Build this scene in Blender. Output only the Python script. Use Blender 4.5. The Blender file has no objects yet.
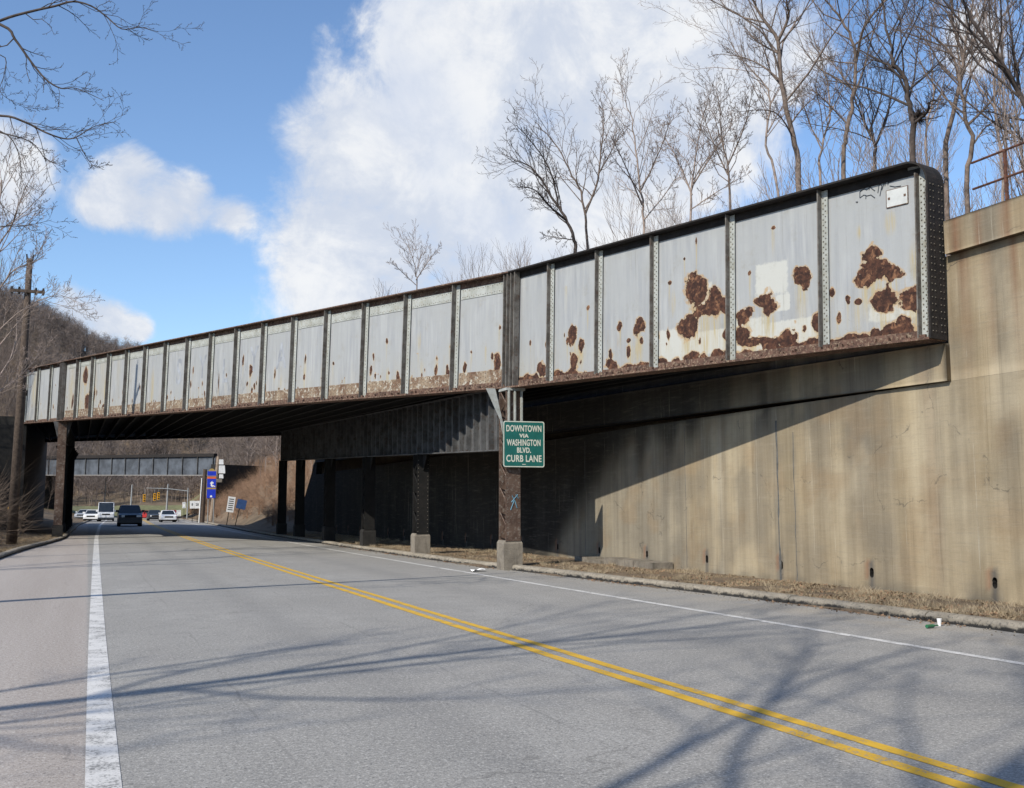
import bpy, math, random
import numpy as np
from mathutils import Vector, Matrix
random.seed(7); RNG = np.random.default_rng(7)
scene = bpy.context.scene
COL = scene.collection
PI = math.pi

# ------------------------------------------------------------------ survey: camera numbers used to lay the place out in metres
FPX = 1050.0; PITCH = math.atan(124/FPX); YAW = math.atan(424*math.cos(PITCH)/FPX)
_F = np.array([math.sin(YAW)*math.cos(PITCH), math.cos(YAW)*math.cos(PITCH), math.sin(PITCH)])
_R = np.array([math.cos(YAW), -math.sin(YAW), 0.0]); _U = np.cross(_R, _F); _O = np.array([0, 0, 1.6])
def ray(x, y): return _F + _R*(x-512)/FPX + _U*(384-y)/FPX
def at(x, y, D): return _O + ray(x, y)*D

# ------------------------------------------------------------------ object helpers
def tag(o, label=None, cat=None, group=None, kind=None):
    if label: o['label'] = label
    if cat: o['category'] = cat
    if group: o['group'] = group
    if kind: o['kind'] = kind
    return o
def thing(name, label, cat, loc=(0, 0, 0), rz=0.0, group=None):
    o = bpy.data.objects.new(name, None); COL.objects.link(o)
    o.location = loc; o.rotation_euler = (0, 0, rz); o.empty_display_size = .2
    return tag(o, label, cat, group)
class MB:
    """collects shapes, builds ONE mesh object"""
    def __init__(s): s.v = []; s.f = []; s.n = 0
    def add(s, vs, fs):
        vs = np.asarray(vs, float).reshape(-1, 3)
        k = s.n; s.v.append(vs); s.f.extend([tuple(i+k for i in f) for f in fs]); s.n += len(vs); return s
    def box(s, x0, x1, y0, y1, z0, z1):
        return s.hexa([(x0,y0,z0),(x1,y0,z0),(x1,y1,z0),(x0,y1,z0),(x0,y0,z1),(x1,y0,z1),(x1,y1,z1),(x0,y1,z1)])
    def hexa(s, p):
        return s.add(p, [(0,3,2,1),(4,5,6,7),(0,1,5,4),(1,2,6,5),(2,3,7,6),(3,0,4,7)])
    def prism(s, poly, axis, a, b):
        """poly of 2D points extruded along axis (0,1,2) from a to b"""
        n = len(poly); vs = []
        for q in (a, b):
            for (u, w) in poly:
                vs.append({0:(q,u,w), 1:(u,q,w), 2:(u,w,q)}[axis])
        fs = [tuple(range(n))[::-1], tuple(range(n, 2*n))]
        fs += [(i, (i+1) % n, n+(i+1) % n, n+i) for i in range(n)]
        return s.add(vs, fs)
    def tube(s, pts, rad, sides=6, cap=True):
        P = [np.asarray(p, float) for p in pts]; n = len(P)
        if np.isscalar(rad): rad = [rad]*n
        ref = None; vs = []
        for i in range(n):
            d = P[min(i+1, n-1)] - P[max(i-1, 0)]; d = d/(np.linalg.norm(d)+1e-9)
            if ref is None:
                a = np.array([0, 0, 1.0]) if abs(d[2]) < .9 else np.array([1.0, 0, 0])
                ref = np.cross(d, a)
            ref = ref - d*np.dot(ref, d); ref /= (np.linalg.norm(ref)+1e-9)
            b = np.cross(d, ref)
            for k in range(sides):
                t = 2*PI*k/sides
                vs.append(P[i] + rad[i]*(ref*math.cos(t)+b*math.sin(t)))
        fs = [(i*sides+k, i*sides+(k+1) % sides, (i+1)*sides+(k+1) % sides, (i+1)*sides+k) for i in range(n-1) for k in range(sides)]
        if cap: fs += [tuple(range(sides))[::-1], tuple((n-1)*sides+k for k in range(sides))]
        return s.add(vs, fs)
    def build(s, name, mat, parent=None, smooth=False, loc=None):
        me = bpy.data.meshes.new(name)
        V = np.concatenate(s.v) if s.v else np.zeros((0, 3))
        me.from_pydata(V.tolist(), [], s.f); me.update()
        if smooth: me.shade_smooth()
        o = bpy.data.objects.new(name, me); COL.objects.link(o)
        if mat: me.materials.append(mat)
        if getattr(s, 'riv', None):
            me.materials.append(M['rivet']); ix = np.zeros(len(s.f), np.int32); ix[s.riv] = 1; me.polygons.foreach_set('material_index', ix)
        if parent: o.parent = parent
        if loc is not None: o.location = loc
        return o
def fast_mesh(name, V, F, mat, parent=None, smooth=False, cols=None):
    """V (n,3) float, F (m,k) int with constant k"""
    me = bpy.data.meshes.new(name); k = F.shape[1]
    me.vertices.add(len(V)); me.vertices.foreach_set('co', np.ascontiguousarray(V, np.float32).ravel())
    me.loops.add(F.size); me.loops.foreach_set('vertex_index', np.ascontiguousarray(F, np.int32).ravel())
    me.polygons.add(len(F)); me.polygons.foreach_set('loop_start', np.arange(0, F.size, k, dtype=np.int32))
    me.update(calc_edges=True)
    if cols is not None:
        a = me.color_attributes.new('mask', 'FLOAT_COLOR', 'POINT'); a.data.foreach_set('color', np.ascontiguousarray(cols, np.float32).ravel())
    if smooth: me.shade_smooth()
    me.materials.append(mat)
    o = bpy.data.objects.new(name, me); COL.objects.link(o)
    if parent: o.parent = parent
    return o
def grid_faces(nx, ny, keep=None):
    i, j = np.meshgrid(np.arange(nx-1), np.arange(ny-1), indexing='ij')
    a = i*ny+j; F = np.stack([a, a+ny, a+ny+1, a+1], -1).reshape(-1, 4)
    if keep is not None: F = F[keep.reshape(-1)]
    return F
def vnoise1(x, seed, scale):
    r = np.random.default_rng(seed).random(4096); t = np.asarray(x)/scale+1000; i = np.floor(t).astype(int); f = t-i; f = f*f*(3-2*f)
    return r[i % 4096]*(1-f)+r[(i+1) % 4096]*f
def vnoise2(x, y, seed, sx, sy):
    r = np.random.default_rng(seed).random((256, 256)); tx = np.asarray(x)/sx+500; ty = np.asarray(y)/sy+500
    i = np.floor(tx).astype(int); j = np.floor(ty).astype(int); fx = tx-i; fy = ty-j; fx = fx*fx*(3-2*fx); fy = fy*fy*(3-2*fy)
    g = lambda a, b: r[a % 256, b % 256]
    return (g(i,j)*(1-fx)+g(i+1,j)*fx)*(1-fy)+(g(i,j+1)*(1-fx)+g(i+1,j+1)*fx)*fy
def fbm2(x, y, seed, s, oc=4):
    v = 0; a = .5
    for k in range(oc): v = v+a*vnoise2(x, y, seed+k, s/2**k, s/2**k); a *= .5
    return v/(1-.5**oc)

# ------------------------------------------------------------------ material helpers
class NT:
    def __init__(s, name):
        s.m = bpy.data.materials.new(name); s.m.use_nodes = True; s.t = s.m.node_tree; s.t.nodes.clear()
        s.out = s.t.nodes.new('ShaderNodeOutputMaterial'); s.b = s.t.nodes.new('ShaderNodeBsdfPrincipled')
        s.t.links.new(s.b.outputs[0], s.out.inputs[0]); s.b.inputs['Roughness'].default_value = .85
        s.b.inputs['Specular IOR Level'].default_value = .3
        s.tc = s.t.nodes.new('ShaderNodeTexCoord')
    def link(s, a, b): s.t.links.new(a, b)
    def _in(s, sock, v):
        if v is None: return
        if isinstance(v, bpy.types.NodeSocket): s.link(v, sock)
        elif isinstance(v, (tuple, list)) and len(v) == 3 and sock.type == 'RGBA': sock.default_value = (*v, 1)
        else: sock.default_value = v
    def mapping(s, scale=(1, 1, 1), loc=(0, 0, 0), src=None):
        n = s.t.nodes.new('ShaderNodeMapping'); n.inputs['Scale'].default_value = scale; n.inputs['Location'].default_value = loc
        s.link(src or s.tc.outputs['Object'], n.inputs[0]); return n.outputs[0]
    def noise(s, scale, detail=4, rough=.6, vec=None, dist=0):
        n = s.t.nodes.new('ShaderNodeTexNoise'); n.inputs['Scale'].default_value = scale; n.inputs['Detail'].default_value = detail
        n.inputs['Roughness'].default_value = rough; n.inputs['Distortion'].default_value = dist
        s.link(vec or s.tc.outputs['Object'], n.inputs['Vector']); return n.outputs['Fac']
    def voro(s, scale, feature='F1', vec=None):
        n = s.t.nodes.new('ShaderNodeTexVoronoi'); n.feature = feature; n.inputs['Scale'].default_value = scale
        s.link(vec or s.tc.outputs['Object'], n.inputs['Vector']); return n.outputs[0]
    def math(s, op, a, b=None, clamp=False):
        n = s.t.nodes.new('ShaderNodeMath'); n.operation = op; n.use_clamp = clamp; s._in(n.inputs[0], a); s._in(n.inputs[1], b); return n.outputs[0]
    def ramp(s, v, a, b, smooth=True, lo=0., hi=1.):
        n = s.t.nodes.new('ShaderNodeMapRange'); n.interpolation_type = 'SMOOTHSTEP' if smooth else 'LINEAR'
        s._in(n.inputs[0], v); n.inputs[1].default_value = a; n.inputs[2].default_value = b
        n.inputs[3].default_value = lo; n.inputs[4].default_value = hi; return n.outputs[0]
    def mix(s, f, a, b, mode='MIX'):
        n = s.t.nodes.new('ShaderNodeMix'); n.data_type = 'RGBA'; n.blend_type = mode
        s._in(n.inputs[0], f); s._in(n.inputs[6], a); s._in(n.inputs[7], b); return n.outputs[2]
    def attr(s, name='mask'):
        n = s.t.nodes.new('ShaderNodeAttribute'); n.attribute_name = name
        q = s.t.nodes.new('ShaderNodeSeparateColor'); s.link(n.outputs['Color'], q.inputs[0]); return q.outputs[0], q.outputs[1], q.outputs[2], n.outputs['Alpha']
    def xyz(s):
        q = s.t.nodes.new('ShaderNodeSeparateXYZ'); s.link(s.tc.outputs['Object'], q.inputs[0]); return q.outputs
    def bump(s, h, strength=.3, dist=.01):
        n = s.t.nodes.new('ShaderNodeBump'); n.inputs['Strength'].default_value = strength; n.inputs['Distance'].default_value = dist
        s.link(h, n.inputs['Height']); s.link(n.outputs[0], s.b.inputs['Normal'])
    def color(s, c): s._in(s.b.inputs['Base Color'], c)
    def rough(s, v): s._in(s.b.inputs['Roughness'], v)
_cache = {}
def simple(name, c, rough=.8, var=.25, scale=3., metal=0., spec=.3, bump=0.):
    if name in _cache: return _cache[name]
    n = NT(name); f = n.noise(scale, 5, .65)
    n.color(n.mix(n.ramp(f, .3, .7), tuple(x*(1-var) for x in c), tuple(min(1, x*(1+var)) for x in c)))
    n.rough(rough); n.b.inputs['Metallic'].default_value = metal; n.b.inputs['Specular IOR Level'].default_value = spec
    if bump: n.bump(f, bump, .01)
    _cache[name] = n.m; return n.m

def mat_web():
    n = NT('grey_girder_paint'); R, G, B, A = n.attr()
    streak = n.noise(1, 5, .6, n.mapping((7, 7, .6))); big = n.noise(.8, 4, .6); fine = n.noise(9, 6, .7); fine2 = n.noise(22, 5, .7)
    base = n.mix(n.ramp(streak, .3, .7), (.265, .275, .287), (.355, .362, .362))
    base = n.mix(n.ramp(big, .35, .7), base, (.305, .313, .313))
    # chalky primer repairs
    g2 = n.math('ADD', G, n.math('MULTIPLY', n.math('SUBTRACT', fine, .5), .25))
    base = n.mix(n.ramp(g2, .47, .55), base, (.43, .43, .40))
    # ochre water streaks
    b2 = n.math('MULTIPLY', B, n.ramp(n.noise(1, 4, .7, n.mapping((22, 22, 1.2))), .3, .65))
    base = n.mix(b2, base, (.36, .29, .15))
    grime = n.ramp(n.noise(2.2, 6, .75), .52, .78); base = n.mix(n.math('MULTIPLY', grime, .5), base, (.24, .225, .18))
    drip = n.ramp(n.noise(1, 5, .75, n.mapping((14, 14, .45), (5, 2, 1))), .56, .74); base = n.mix(n.math('MULTIPLY', drip, .45), base, (.20, .19, .16))
    drip2 = n.ramp(n.noise(1, 5, .7, n.mapping((9, 9, .7), (1, 7, 3))), .60, .74); base = n.mix(n.math('MULTIPLY', n.math('MULTIPLY', drip2, .6), A), base, (.30, .21, .11))
    # tiny rust freckles
    sp = n.math('ADD', n.ramp(fine2, .665, .70), 0, True)
    base = n.mix(n.math('MULTIPLY', sp, n.ramp(A, 0, 1)), base, (.10, .05, .03))
    # rust fringe then flaked dark rust
    r2 = n.math('ADD', R, n.math('MULTIPLY', n.math('SUBTRACT', n.noise(9, 4, .6, None, .5), .5), .42))
    r3 = n.math('ADD', r2, n.math('MULTIPLY', n.math('SUBTRACT', n.noise(6, 4, .6), .5), .35))
    base = n.mix(n.math('MULTIPLY', n.ramp(r3, .33, .46), .8), base, (.36, .235, .115)); base = n.mix(n.math('MULTIPLY', n.ramp(r2, .44, .48), n.ramp(fine, .4, .55)), base, (.52, .44, .30))
    dark = n.mix(n.ramp(fine, .4, .65), (.030, .015, .012), (.085, .038, .024))
    dark = n.mix(n.ramp(n.noise(7, 6, .7, None, .5), .52, .66), dark, (.20, .10, .055))
    edge = n.ramp(r2, .45, .49); base = n.mix(edge, base, dark)
    n.color(base); n.rough(n.ramp(edge, 0, 1, False, .6, .95))
    h = n.math('ADD', n.math('MULTIPLY', edge, -1.0), n.math('MULTIPLY', fine, .35)); n.bump(h, .7, .012)
    return n.m
def mat_rust(name, a=(.09, .045, .028), b=(.22, .10, .05), c=(.33, .20, .10), k=.35, scale=4):
    n = NT(name); f = n.noise(scale, 7, .75); g = n.noise(scale*3.3, 6, .7); s = n.noise(1, 4, .6, n.mapping((3, 3, .4)))
    col = n.mix(n.ramp(f, .35, .62), a, b); col = n.mix(n.math('MULTIPLY', n.ramp(g, .5, .68), k*2), col, c)
    col = n.mix(n.math('MULTIPLY', n.ramp(s, .5, .75), .4), col, tuple(x*.5 for x in a)); n.color(col); n.rough(.93); n.bump(g, .8, .012); return n.m
def mat_asphalt():
    n = NT('worn_asphalt'); x, y, z = n.xyz()
    big = n.noise(.35, 5, .6); mid = n.noise(2.2, 5, .65); ag = n.math('ADD', n.math('MULTIPLY', n.noise(60, 3, .75), .55), n.math('MULTIPLY', n.noise(24, 4, .8), .45)); ag2 = n.voro(70)
    streak = n.noise(1, 4, .6, n.mapping((1.3, .06, 1)))
    base = n.mix(n.ramp(big, .3, .7), (.245, .235, .217), (.315, .302, .280))
    base = n.mix(n.ramp(streak, .35, .7), base, (.27, .257, .236))
    base = n.mix(n.ramp(mid, .42, .75), base, (.235, .226, .21))
    # shoulder left of the edge line is a lighter pinkish pass of asphalt
    sh = n.ramp(n.math('ADD', x, n.math('MULTIPLY', n.math('SUBTRACT', mid, .5), .05)), .1, .02)
    base = n.mix(sh, base, n.mix(n.ramp(streak, .3, .7), (.315, .275, .243), (.36, .318, .285)))
    # gutter dust by the right kerb
    dust = n.math('MULTIPLY', n.ramp(x, 9.2, 10.6), n.ramp(n.noise(1.4, 5, .7), .35, .65)); base = n.mix(n.math('MULTIPLY', dust, .7), base, (.30, .265, .215))
    # traffic oil bands in the middle of each lane
    def band(c, w): return n.ramp(n.math('ABSOLUTE', n.math('SUBTRACT', x, c)), w, 0)
    oil = n.math('ADD', band(2.55, .55), band(6.9, .6)); base = n.mix(n.math('MULTIPLY', oil, .22), base, (.13, .13, .13))
    # stones and binder
    base = n.mix(n.math('MULTIPLY', n.ramp(ag, .52, .62), .75), base, (.55, .53, .49))
    base = n.mix(n.math('MULTIPLY', n.ramp(ag, .48, .39), .75), base, (.075, .075, .078))
    # cracks
    v = n.t.nodes.new('ShaderNodeTexVoronoi'); v.feature = 'DISTANCE_TO_EDGE'; v.inputs['Scale'].default_value = 1
    wob = n.t.nodes.new('ShaderNodeVectorMath'); wob.operation = 'ADD'
    wn = n.t.nodes.new('ShaderNodeTexNoise'); wn.inputs['Scale'].default_value = 1.4; wn.inputs['Detail'].default_value = 5; n.link(n.tc.outputs['Object'], wn.inputs['Vector'])
    n.link(n.mapping((.22, .10, .2)), wob.inputs[0]); wm = n.t.nodes.new('ShaderNodeVectorMath'); wm.operation = 'SCALE'; wm.inputs['Scale'].default_value = .12
    n.link(wn.outputs['Color'], wm.inputs[0]); n.link(wm.outputs[0], wob.inputs[1]); n.link(wob.outputs[0], v.inputs['Vector'])
    cr = n.math('MULTIPLY', n.ramp(v.outputs[0], .0032, .0008), n.ramp(n.noise(.5, 3, .6), .42, .58))
    base = n.mix(n.math('MULTIPLY', cr, .28), base, (.08, .076, .07))
    # sealed joints running along the lane
    for cx in (1.35, 3.45):
        d = n.math('ABSOLUTE', n.math('SUBTRACT', n.math('ADD', x, n.math('MULTIPLY', n.noise(1.1, 4, .6), .16)), cx))
        base = n.mix(n.math('MULTIPLY', n.math('MULTIPLY', n.ramp(d, .018, .006), .22), n.ramp(n.noise(.6, 3), .42, .55)), base, (.07, .068, .065))
    n.color(base); n.rough(.9); n.bump(n.math('ADD', ag, n.math('MULTIPLY', ag2, .5)), .55, .006); return n.m
def mat_line(name, c, wear=.5):
    n = NT(name); a = n.noise(38, 4, .8); b = n.noise(3, 5, .7)
    w = n.math('ADD', n.math('MULTIPLY', a, .7), n.math('MULTIPLY', b, .5))
    col = n.mix(n.ramp(b, .35, .7), c, tuple(x*.82 for x in c))
    col = n.mix(n.ramp(w, .60+(.5-wear)*.3, .68+(.5-wear)*.3), col, (.22, .215, .205)); n.color(col); n.rough(.75); n.bump(a, .4, .004); return n.m
def mat_wall():
    n = NT('stained_board_formed_concrete'); a = n.t.nodes.new('ShaderNodeAttribute'); a.attribute_name = 'mask'
    x, y, z = n.xyz()
    fine = n.noise(14, 6, .7); mid = n.noise(1.6, 6, .7); vs = n.noise(1, 6, .68, n.mapping((1, 3.2, .16)))
    col = n.mix(n.ramp(vs, .3, .72), a.outputs['Color'], n.mix(1, a.outputs['Color'], (.72, .71, .70), 'MULTIPLY'))
    col = n.mix(n.math('MULTIPLY', n.ramp(mid, .45, .8), .45), col, n.mix(1, col, (.72, .70, .68), 'MULTIPLY'))
    vs2 = n.noise(1, 6, .8, n.mapping((1, 11, .16), (0, 3, 1))); col = n.mix(n.math('MULTIPLY', n.ramp(vs2, .56, .64), .38), col, n.mix(1, col, (.55, .53, .50), 'MULTIPLY')); vs3 = n.noise(1, 6, .8, n.mapping((1, 8, .2), (0, 9, 5))); col = n.mix(n.math('MULTIPLY', n.ramp(vs3, .60, .66), .45), col, (.46, .41, .32))
    boards = n.noise(1, 5, .75, n.mapping((.1, .9, 9))); col = n.mix(n.math('MULTIPLY', n.ramp(boards, .50, .80), .22), col, (.37, .32, .245))
    boards2 = n.noise(1, 4, .75, n.mapping((.1, 1.6, 20), (3, 3, 3))); col = n.mix(n.math('MULTIPLY', n.ramp(boards2, .50, .72), .22), col, (.13, .12, .10))
    col = n.mix(n.math('MULTIPLY', n.ramp(fine, .62, .75), .4), col, (.10, .095, .085))
    cr = n.t.nodes.new('ShaderNodeTexVoronoi'); cr.feature = 'DISTANCE_TO_EDGE'; cr.inputs['Scale'].default_value = .32
    wv = n.t.nodes.new('ShaderNodeVectorMath'); wv.operation = 'ADD'; wn = n.t.nodes.new('ShaderNodeTexNoise'); wn.inputs['Scale'].default_value = 1.7; wn.inputs['Detail'].default_value = 6
    n.link(n.tc.outputs['Object'], wn.inputs['Vector']); n.link(n.tc.outputs['Object'], wv.inputs[0]); n.link(wn.outputs['Color'], wv.inputs[1]); n.link(wv.outputs[0], cr.inputs['Vector'])
    col = n.mix(n.math('MULTIPLY', n.math('MULTIPLY', n.ramp(cr.outputs[0], .006, .001), n.ramp(mid, .48, .6)), .55), col, (.06, .055, .05))
    n.color(col); n.rough(.92); n.bump(n.math('ADD', n.math('MULTIPLY', boards, .8), n.math('ADD', fine, n.math('MULTIPLY', boards2, .4))), .45, .012); return n.m
def mat_concrete(name, a=(.30, .275, .23), b=(.20, .185, .16), dirt=(.07, .065, .06), k=.5):
    n = NT(name); f = n.noise(3, 6, .7); g = n.noise(17, 6, .75); s = n.noise(1, 5, .7, n.mapping((4, 4, .8)))
    col = n.mix(n.ramp(f, .35, .68), a, b); col = n.mix(n.math('MULTIPLY', n.ramp(s, .5, .72), k), col, dirt)
    col = n.mix(n.math('MULTIPLY', n.ramp(g, .58, .7), .5), col, dirt); n.color(col); n.rough(.93); n.bump(g, .8, .02); return n.m
def mat_kerb():
    n = NT('chipped_kerb_concrete'); x, y, z = n.xyz(); f = n.noise(3, 6, .7); g = n.noise(20, 6, .8); h = n.noise(6, 5, .75)
    col = n.mix(n.ramp(f, .35, .68), (.36, .315, .25), (.24, .21, .165)); col = n.mix(n.math('MULTIPLY', n.ramp(g, .52, .62), .7), col, (.075, .068, .058))
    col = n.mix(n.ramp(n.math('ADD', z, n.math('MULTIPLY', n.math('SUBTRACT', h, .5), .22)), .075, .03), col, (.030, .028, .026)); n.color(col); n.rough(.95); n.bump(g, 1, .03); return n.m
def mat_ground():
    n = NT('leaf_litter_ground'); f = n.noise(.5, 6, .7); g = n.noise(9, 6, .8); h = n.noise(.06, 5, .6)
    col = n.mix(n.ramp(f, .35, .65), (.115, .082, .055), (.19, .14, .092)); col = n.mix(n.ramp(g, .45, .7), col, (.24, .175, .115))
    col = n.mix(n.math('MULTIPLY', n.ramp(h, .45, .65), .5), col, (.10, .085, .06)); n.color(col); n.rough(1); n.bump(g, 1, .06); return n.m
def mat_tint(name, c, d=.3): return simple(name, c, .95, d, 1.3)

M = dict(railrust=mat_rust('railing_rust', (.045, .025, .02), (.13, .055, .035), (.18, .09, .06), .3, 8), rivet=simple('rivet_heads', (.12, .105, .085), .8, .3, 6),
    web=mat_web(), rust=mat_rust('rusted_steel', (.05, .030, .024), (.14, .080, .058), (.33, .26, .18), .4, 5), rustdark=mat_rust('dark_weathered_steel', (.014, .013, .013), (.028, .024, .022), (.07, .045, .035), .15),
    rustcover=mat_rust('rust_bleeding_cover_plate', (.12, .065, .04), (.26, .20, .14), (.40, .37, .31), .85, 2),
    stiff=mat_rust('stiffener_steel', (.085, .075, .065), (.17, .16, .145), (.09, .045, .028), .35, 3),
    strip=mat_rust('riveted_strip_paint', (.27, .28, .255), (.37, .385, .37), (.24, .20, .13), .22, 2.5),
    under=mat_rust('shade_darkened_steel', (.008, .008, .008), (.014, .013, .012), (.025, .02, .018), .2, 1.5),  # steel copy darkened to carry the shade under the deck
    greysteel=mat_rust('dull_grey_painted_steel', (.045, .045, .045), (.10, .10, .10), (.05, .03, .02), .35, 2), shadeconc=mat_concrete('shade_darkened_concrete', (.028, .026, .024), (.018, .017, .016), (.010, .010, .010), .5),  # second concrete darkened to stand in for shade on it
    colrust=mat_rust('flaking_brown_column_steel', (.065, .040, .030), (.12, .08, .06), (.24, .21, .18), .35, 3),
    asphalt=mat_asphalt(), white=mat_line('worn_white_road_paint', (.60, .585, .56), .46), yellow=mat_line('worn_yellow_road_paint', (.62, .37, .035), .36),
    wall=mat_wall(), conc=mat_concrete('weathered_concrete', (.235, .205, .165), (.15, .13, .105), (.055, .05, .042), .55), kerb=mat_kerb(),
    ground=mat_ground(), bark=simple('grey_brown_bark', (.15, .115, .095), .95, .4, 6, bump=.5), barklight=simple('pale_twig_bark', (.27, .215, .185), .95, .3, 4),
    barkdark=simple('dark_bark', (.07, .056, .05), .95, .35, 6, bump=.5),
    wood=simple('creosoted_pole_wood', (.075, .055, .042), .9, .35, 9, bump=.5), grass=mat_tint('dry_grass_blades', (.28, .215, .135)), leaf=mat_tint('dead_leaves', (.20, .125, .075)),
    green=mat_tint('winter_lawn', (.15, .15, .075)), hole=simple('dark_pipe_bore', (.012, .011, .010), .9), signgreen=simple('green_sign_face', (.010, .100, .085), .5, .12, 4),
    signwhite=simple('sign_white', (.50, .50, .43), .55, .08, 8), paint_black=simple('black_marker', (.035, .045, .06), .8, .1), steel=simple('galvanised_steel', (.30, .31, .31), .5, .12, 3, .3),
    glass=simple('dark_car_glass', (.02, .025, .03), .12, .1, 1, spec=.6), tyre=simple('black_rubber', (.02, .02, .02), .85), chrome=simple('car_trim', (.30, .30, .31), .3, .1, 2, .6),
    amber=simple('signal_yellow', (.62, .30, .01), .5, .1), blue=simple('blue_sign_face', (.012, .035, .42), .5, .1), orange=simple('orange_band', (.62, .12, .02), .5, .1),
    brownband=simple('tan_band', (.32, .22, .07), .6, .1), whitep=simple('white_panel', (.72, .72, .70), .6, .08), lampglass=simple('headlight_glass', (.75, .75, .72), .2, .05, 2, spec=.6),
    redlens=simple('red_lens', (.45, .02, .02), .3, .1), navy=simple('dark_navy_car_paint', (.018, .025, .045), .3, .1, 2, spec=.5), carwhite=simple('white_car_paint', (.70, .70, .70), .35, .05, 2, spec=.5),
    carred=simple('red_car_paint', (.32, .02, .02), .35, .1, 2, spec=.5), carsilver=simple('silver_car_paint', (.45, .46, .47), .35, .1, 2, spec=.5), cardark=simple('dark_car_paint', (.04, .045, .05), .35, .1, 2, spec=.5),
    cup=simple('white_paper', (.75, .74, .72), .8, .05), greenglass=simple('green_glass', (.02, .13, .06), .2, .1, 4, spec=.6), hill=mat_ground())

# ------------------------------------------------------------------ lines measured on site
def poly(pts):
    Y = np.array([p[0] for p in pts], float); X = np.array([p[1] for p in pts], float)
    def f(y):
        y = np.asarray(y, float); return sum(np.interp(y+d, Y, X) for d in (-6, -3, 0, 3, 6))/5
    return f
edgeL = poly([(-40, .15), (10, .15), (35, .30), (63, .5), (106, 1.1), (170, 2.9), (260, 6.5)])
mid = poly([(-40, 5.0), (9, 4.93), (18, 4.86), (40, 4.9), (62, 5.1), (106, 5.8), (170, 7.6), (260, 11.2)])
edgeR = poly([(-40, 9.3), (8, 9.05), (20, 8.88), (42, 8.78), (62, 9.1), (106, 9.9), (170, 11.7), (260, 15.3)])
kerbR = poly([(-40, 11.6), (8, 11.25), (14, 11.15), (19, 10.95), (26, 9.95), (45, 9.85), (70, 9.95), (106, 11.3), (170, 13.3), (260, 17)])
kerbL = poly([(-40, -3.4), (10, -3.1), (34, -2.65), (48, -2.0), (56, -1.05), (75, -.95), (106, -.7), (170, 1.1), (260, 4.7)])
WX = 13.5                                   # face of the retaining wall
def sstep(x, a, b): t = np.clip((x-a)/(b-a), 0, 1); return t*t*(3-2*t)
def height(X, Y):
    X = np.asarray(X, float); Y = np.asarray(Y, float)
    n = fbm2(X, Y, 31, 14, 5)-.5; kr = kerbR(np.clip(Y, -40, 260)); kl = kerbL(np.clip(Y, -40, 260))
    z = np.full_like(X, -.06)
    wallzone = sstep(Y, 73, 70)
    plateau = 5.9+np.clip(X-24, 0, 60)*.30+n*1.2*sstep(X, 17, 25)
    verge = .10+.03*n
    zr_wall = np.where(X > WX+.35, plateau, verge)
    zr_open = .1+np.clip(X-kr-2.0, 0, 60)*.75*sstep(Y, 62, 90); zr_open = np.minimum(zr_open, 9+np.clip(X-30, 0, 200)*.3)+n*.8*sstep(X, kr+2, kr+6)
    zr = zr_wall*wallzone+zr_open*(1-wallzone)
    z = np.where(X > kr+.1, zr, z)
    lt = kl-.1-X
    zl = .10+np.clip(lt-1.5, 0, 60)*.16+n*.7*sstep(lt, 1, 6)
    emb = sstep(Y, 58, 66)*sstep(lt, 4.2, 4.9)*(1-sstep(Y, 112, 122)); zl = zl*(1-emb)+np.maximum(zl, 6.2)*emb
    z = np.where(X < kl-.1, zl, z)
    far = sstep(Y, 215, 330); hillz = far*(8+38*sstep(Y, 260, 420)+n*10); z = np.maximum(z, z*0+hillz-.06*(1-far)) if True else z
    # wooded ridge on the left, above the track
    ridge = 44*np.exp(-((X+150)/95)**2)*sstep(Y, 130, 330)+17*np.exp(-((X+50)/60)**2)*sstep(Y, 250, 380)
    ridge *= sstep(Y-X*.0, 120, 300)
    return np.maximum(z, z+ridge*sstep(lt, 12, 60)*(1-far)+ridge*far)

# ------------------------------------------------------------------ ground, road, markings, kerbs
def ground():
    xs = np.unique(np.concatenate([np.arange(-420, -60, 12), np.arange(-60, -8, 2), np.arange(-8, 13.2, .35), [13.3, WX+.3, WX+.42, 14.3], np.arange(15, 60, 1.5), np.arange(60, 460, 12)]))
    ys = np.unique(np.concatenate([np.arange(-60, 130, 2.), np.arange(130, 300, 5), np.arange(300, 900, 20)]))
    X, Y = np.meshgrid(xs, ys, indexing='ij'); Z = height(X, Y)
    V = np.stack([X, Y, Z], -1).reshape(-1, 3)
    o = fast_mesh('ground', V, grid_faces(len(xs), len(ys)), M['ground'], smooth=False); tag(o, kind='structure')
    far = MB(); far.box(-2500, 2500, -2500, 2500, -1.2, -.9); tag(far.build('terrain', M['ground']), kind='structure')
ground()
def ribbon(name, fa, fb, z, mat, y0=-40, y1=250, dy=1., nx=2):
    ys = np.arange(y0, y1+dy, dy); V = []
    for k in range(nx):
        t = k/(nx-1); V.append(np.stack([fa(ys)*(1-t)+fb(ys)*t, ys, np.full_like(ys, z)], -1))
    V = np.concatenate(V); o = fast_mesh(name, V, grid_faces(nx, len(ys)), mat); return tag(o, kind='structure')
ribbon('road', lambda y: kerbL(y)-.05, lambda y: kerbR(y)+.05, 0, M['asphalt'], nx=6)
ribbon('white_edge_line', lambda y: edgeL(y)-.10, lambda y: edgeL(y)+.10, .004, M['white'])
ribbon('white_edge_line', lambda y: edgeR(y)-.07, lambda y: edgeR(y)+.07, .004, M['white'])
wv = lambda y: .02*(vnoise1(y, 61, 1.7)-.5)+.012*(vnoise1(y, 62, .5)-.5)-.03
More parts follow.
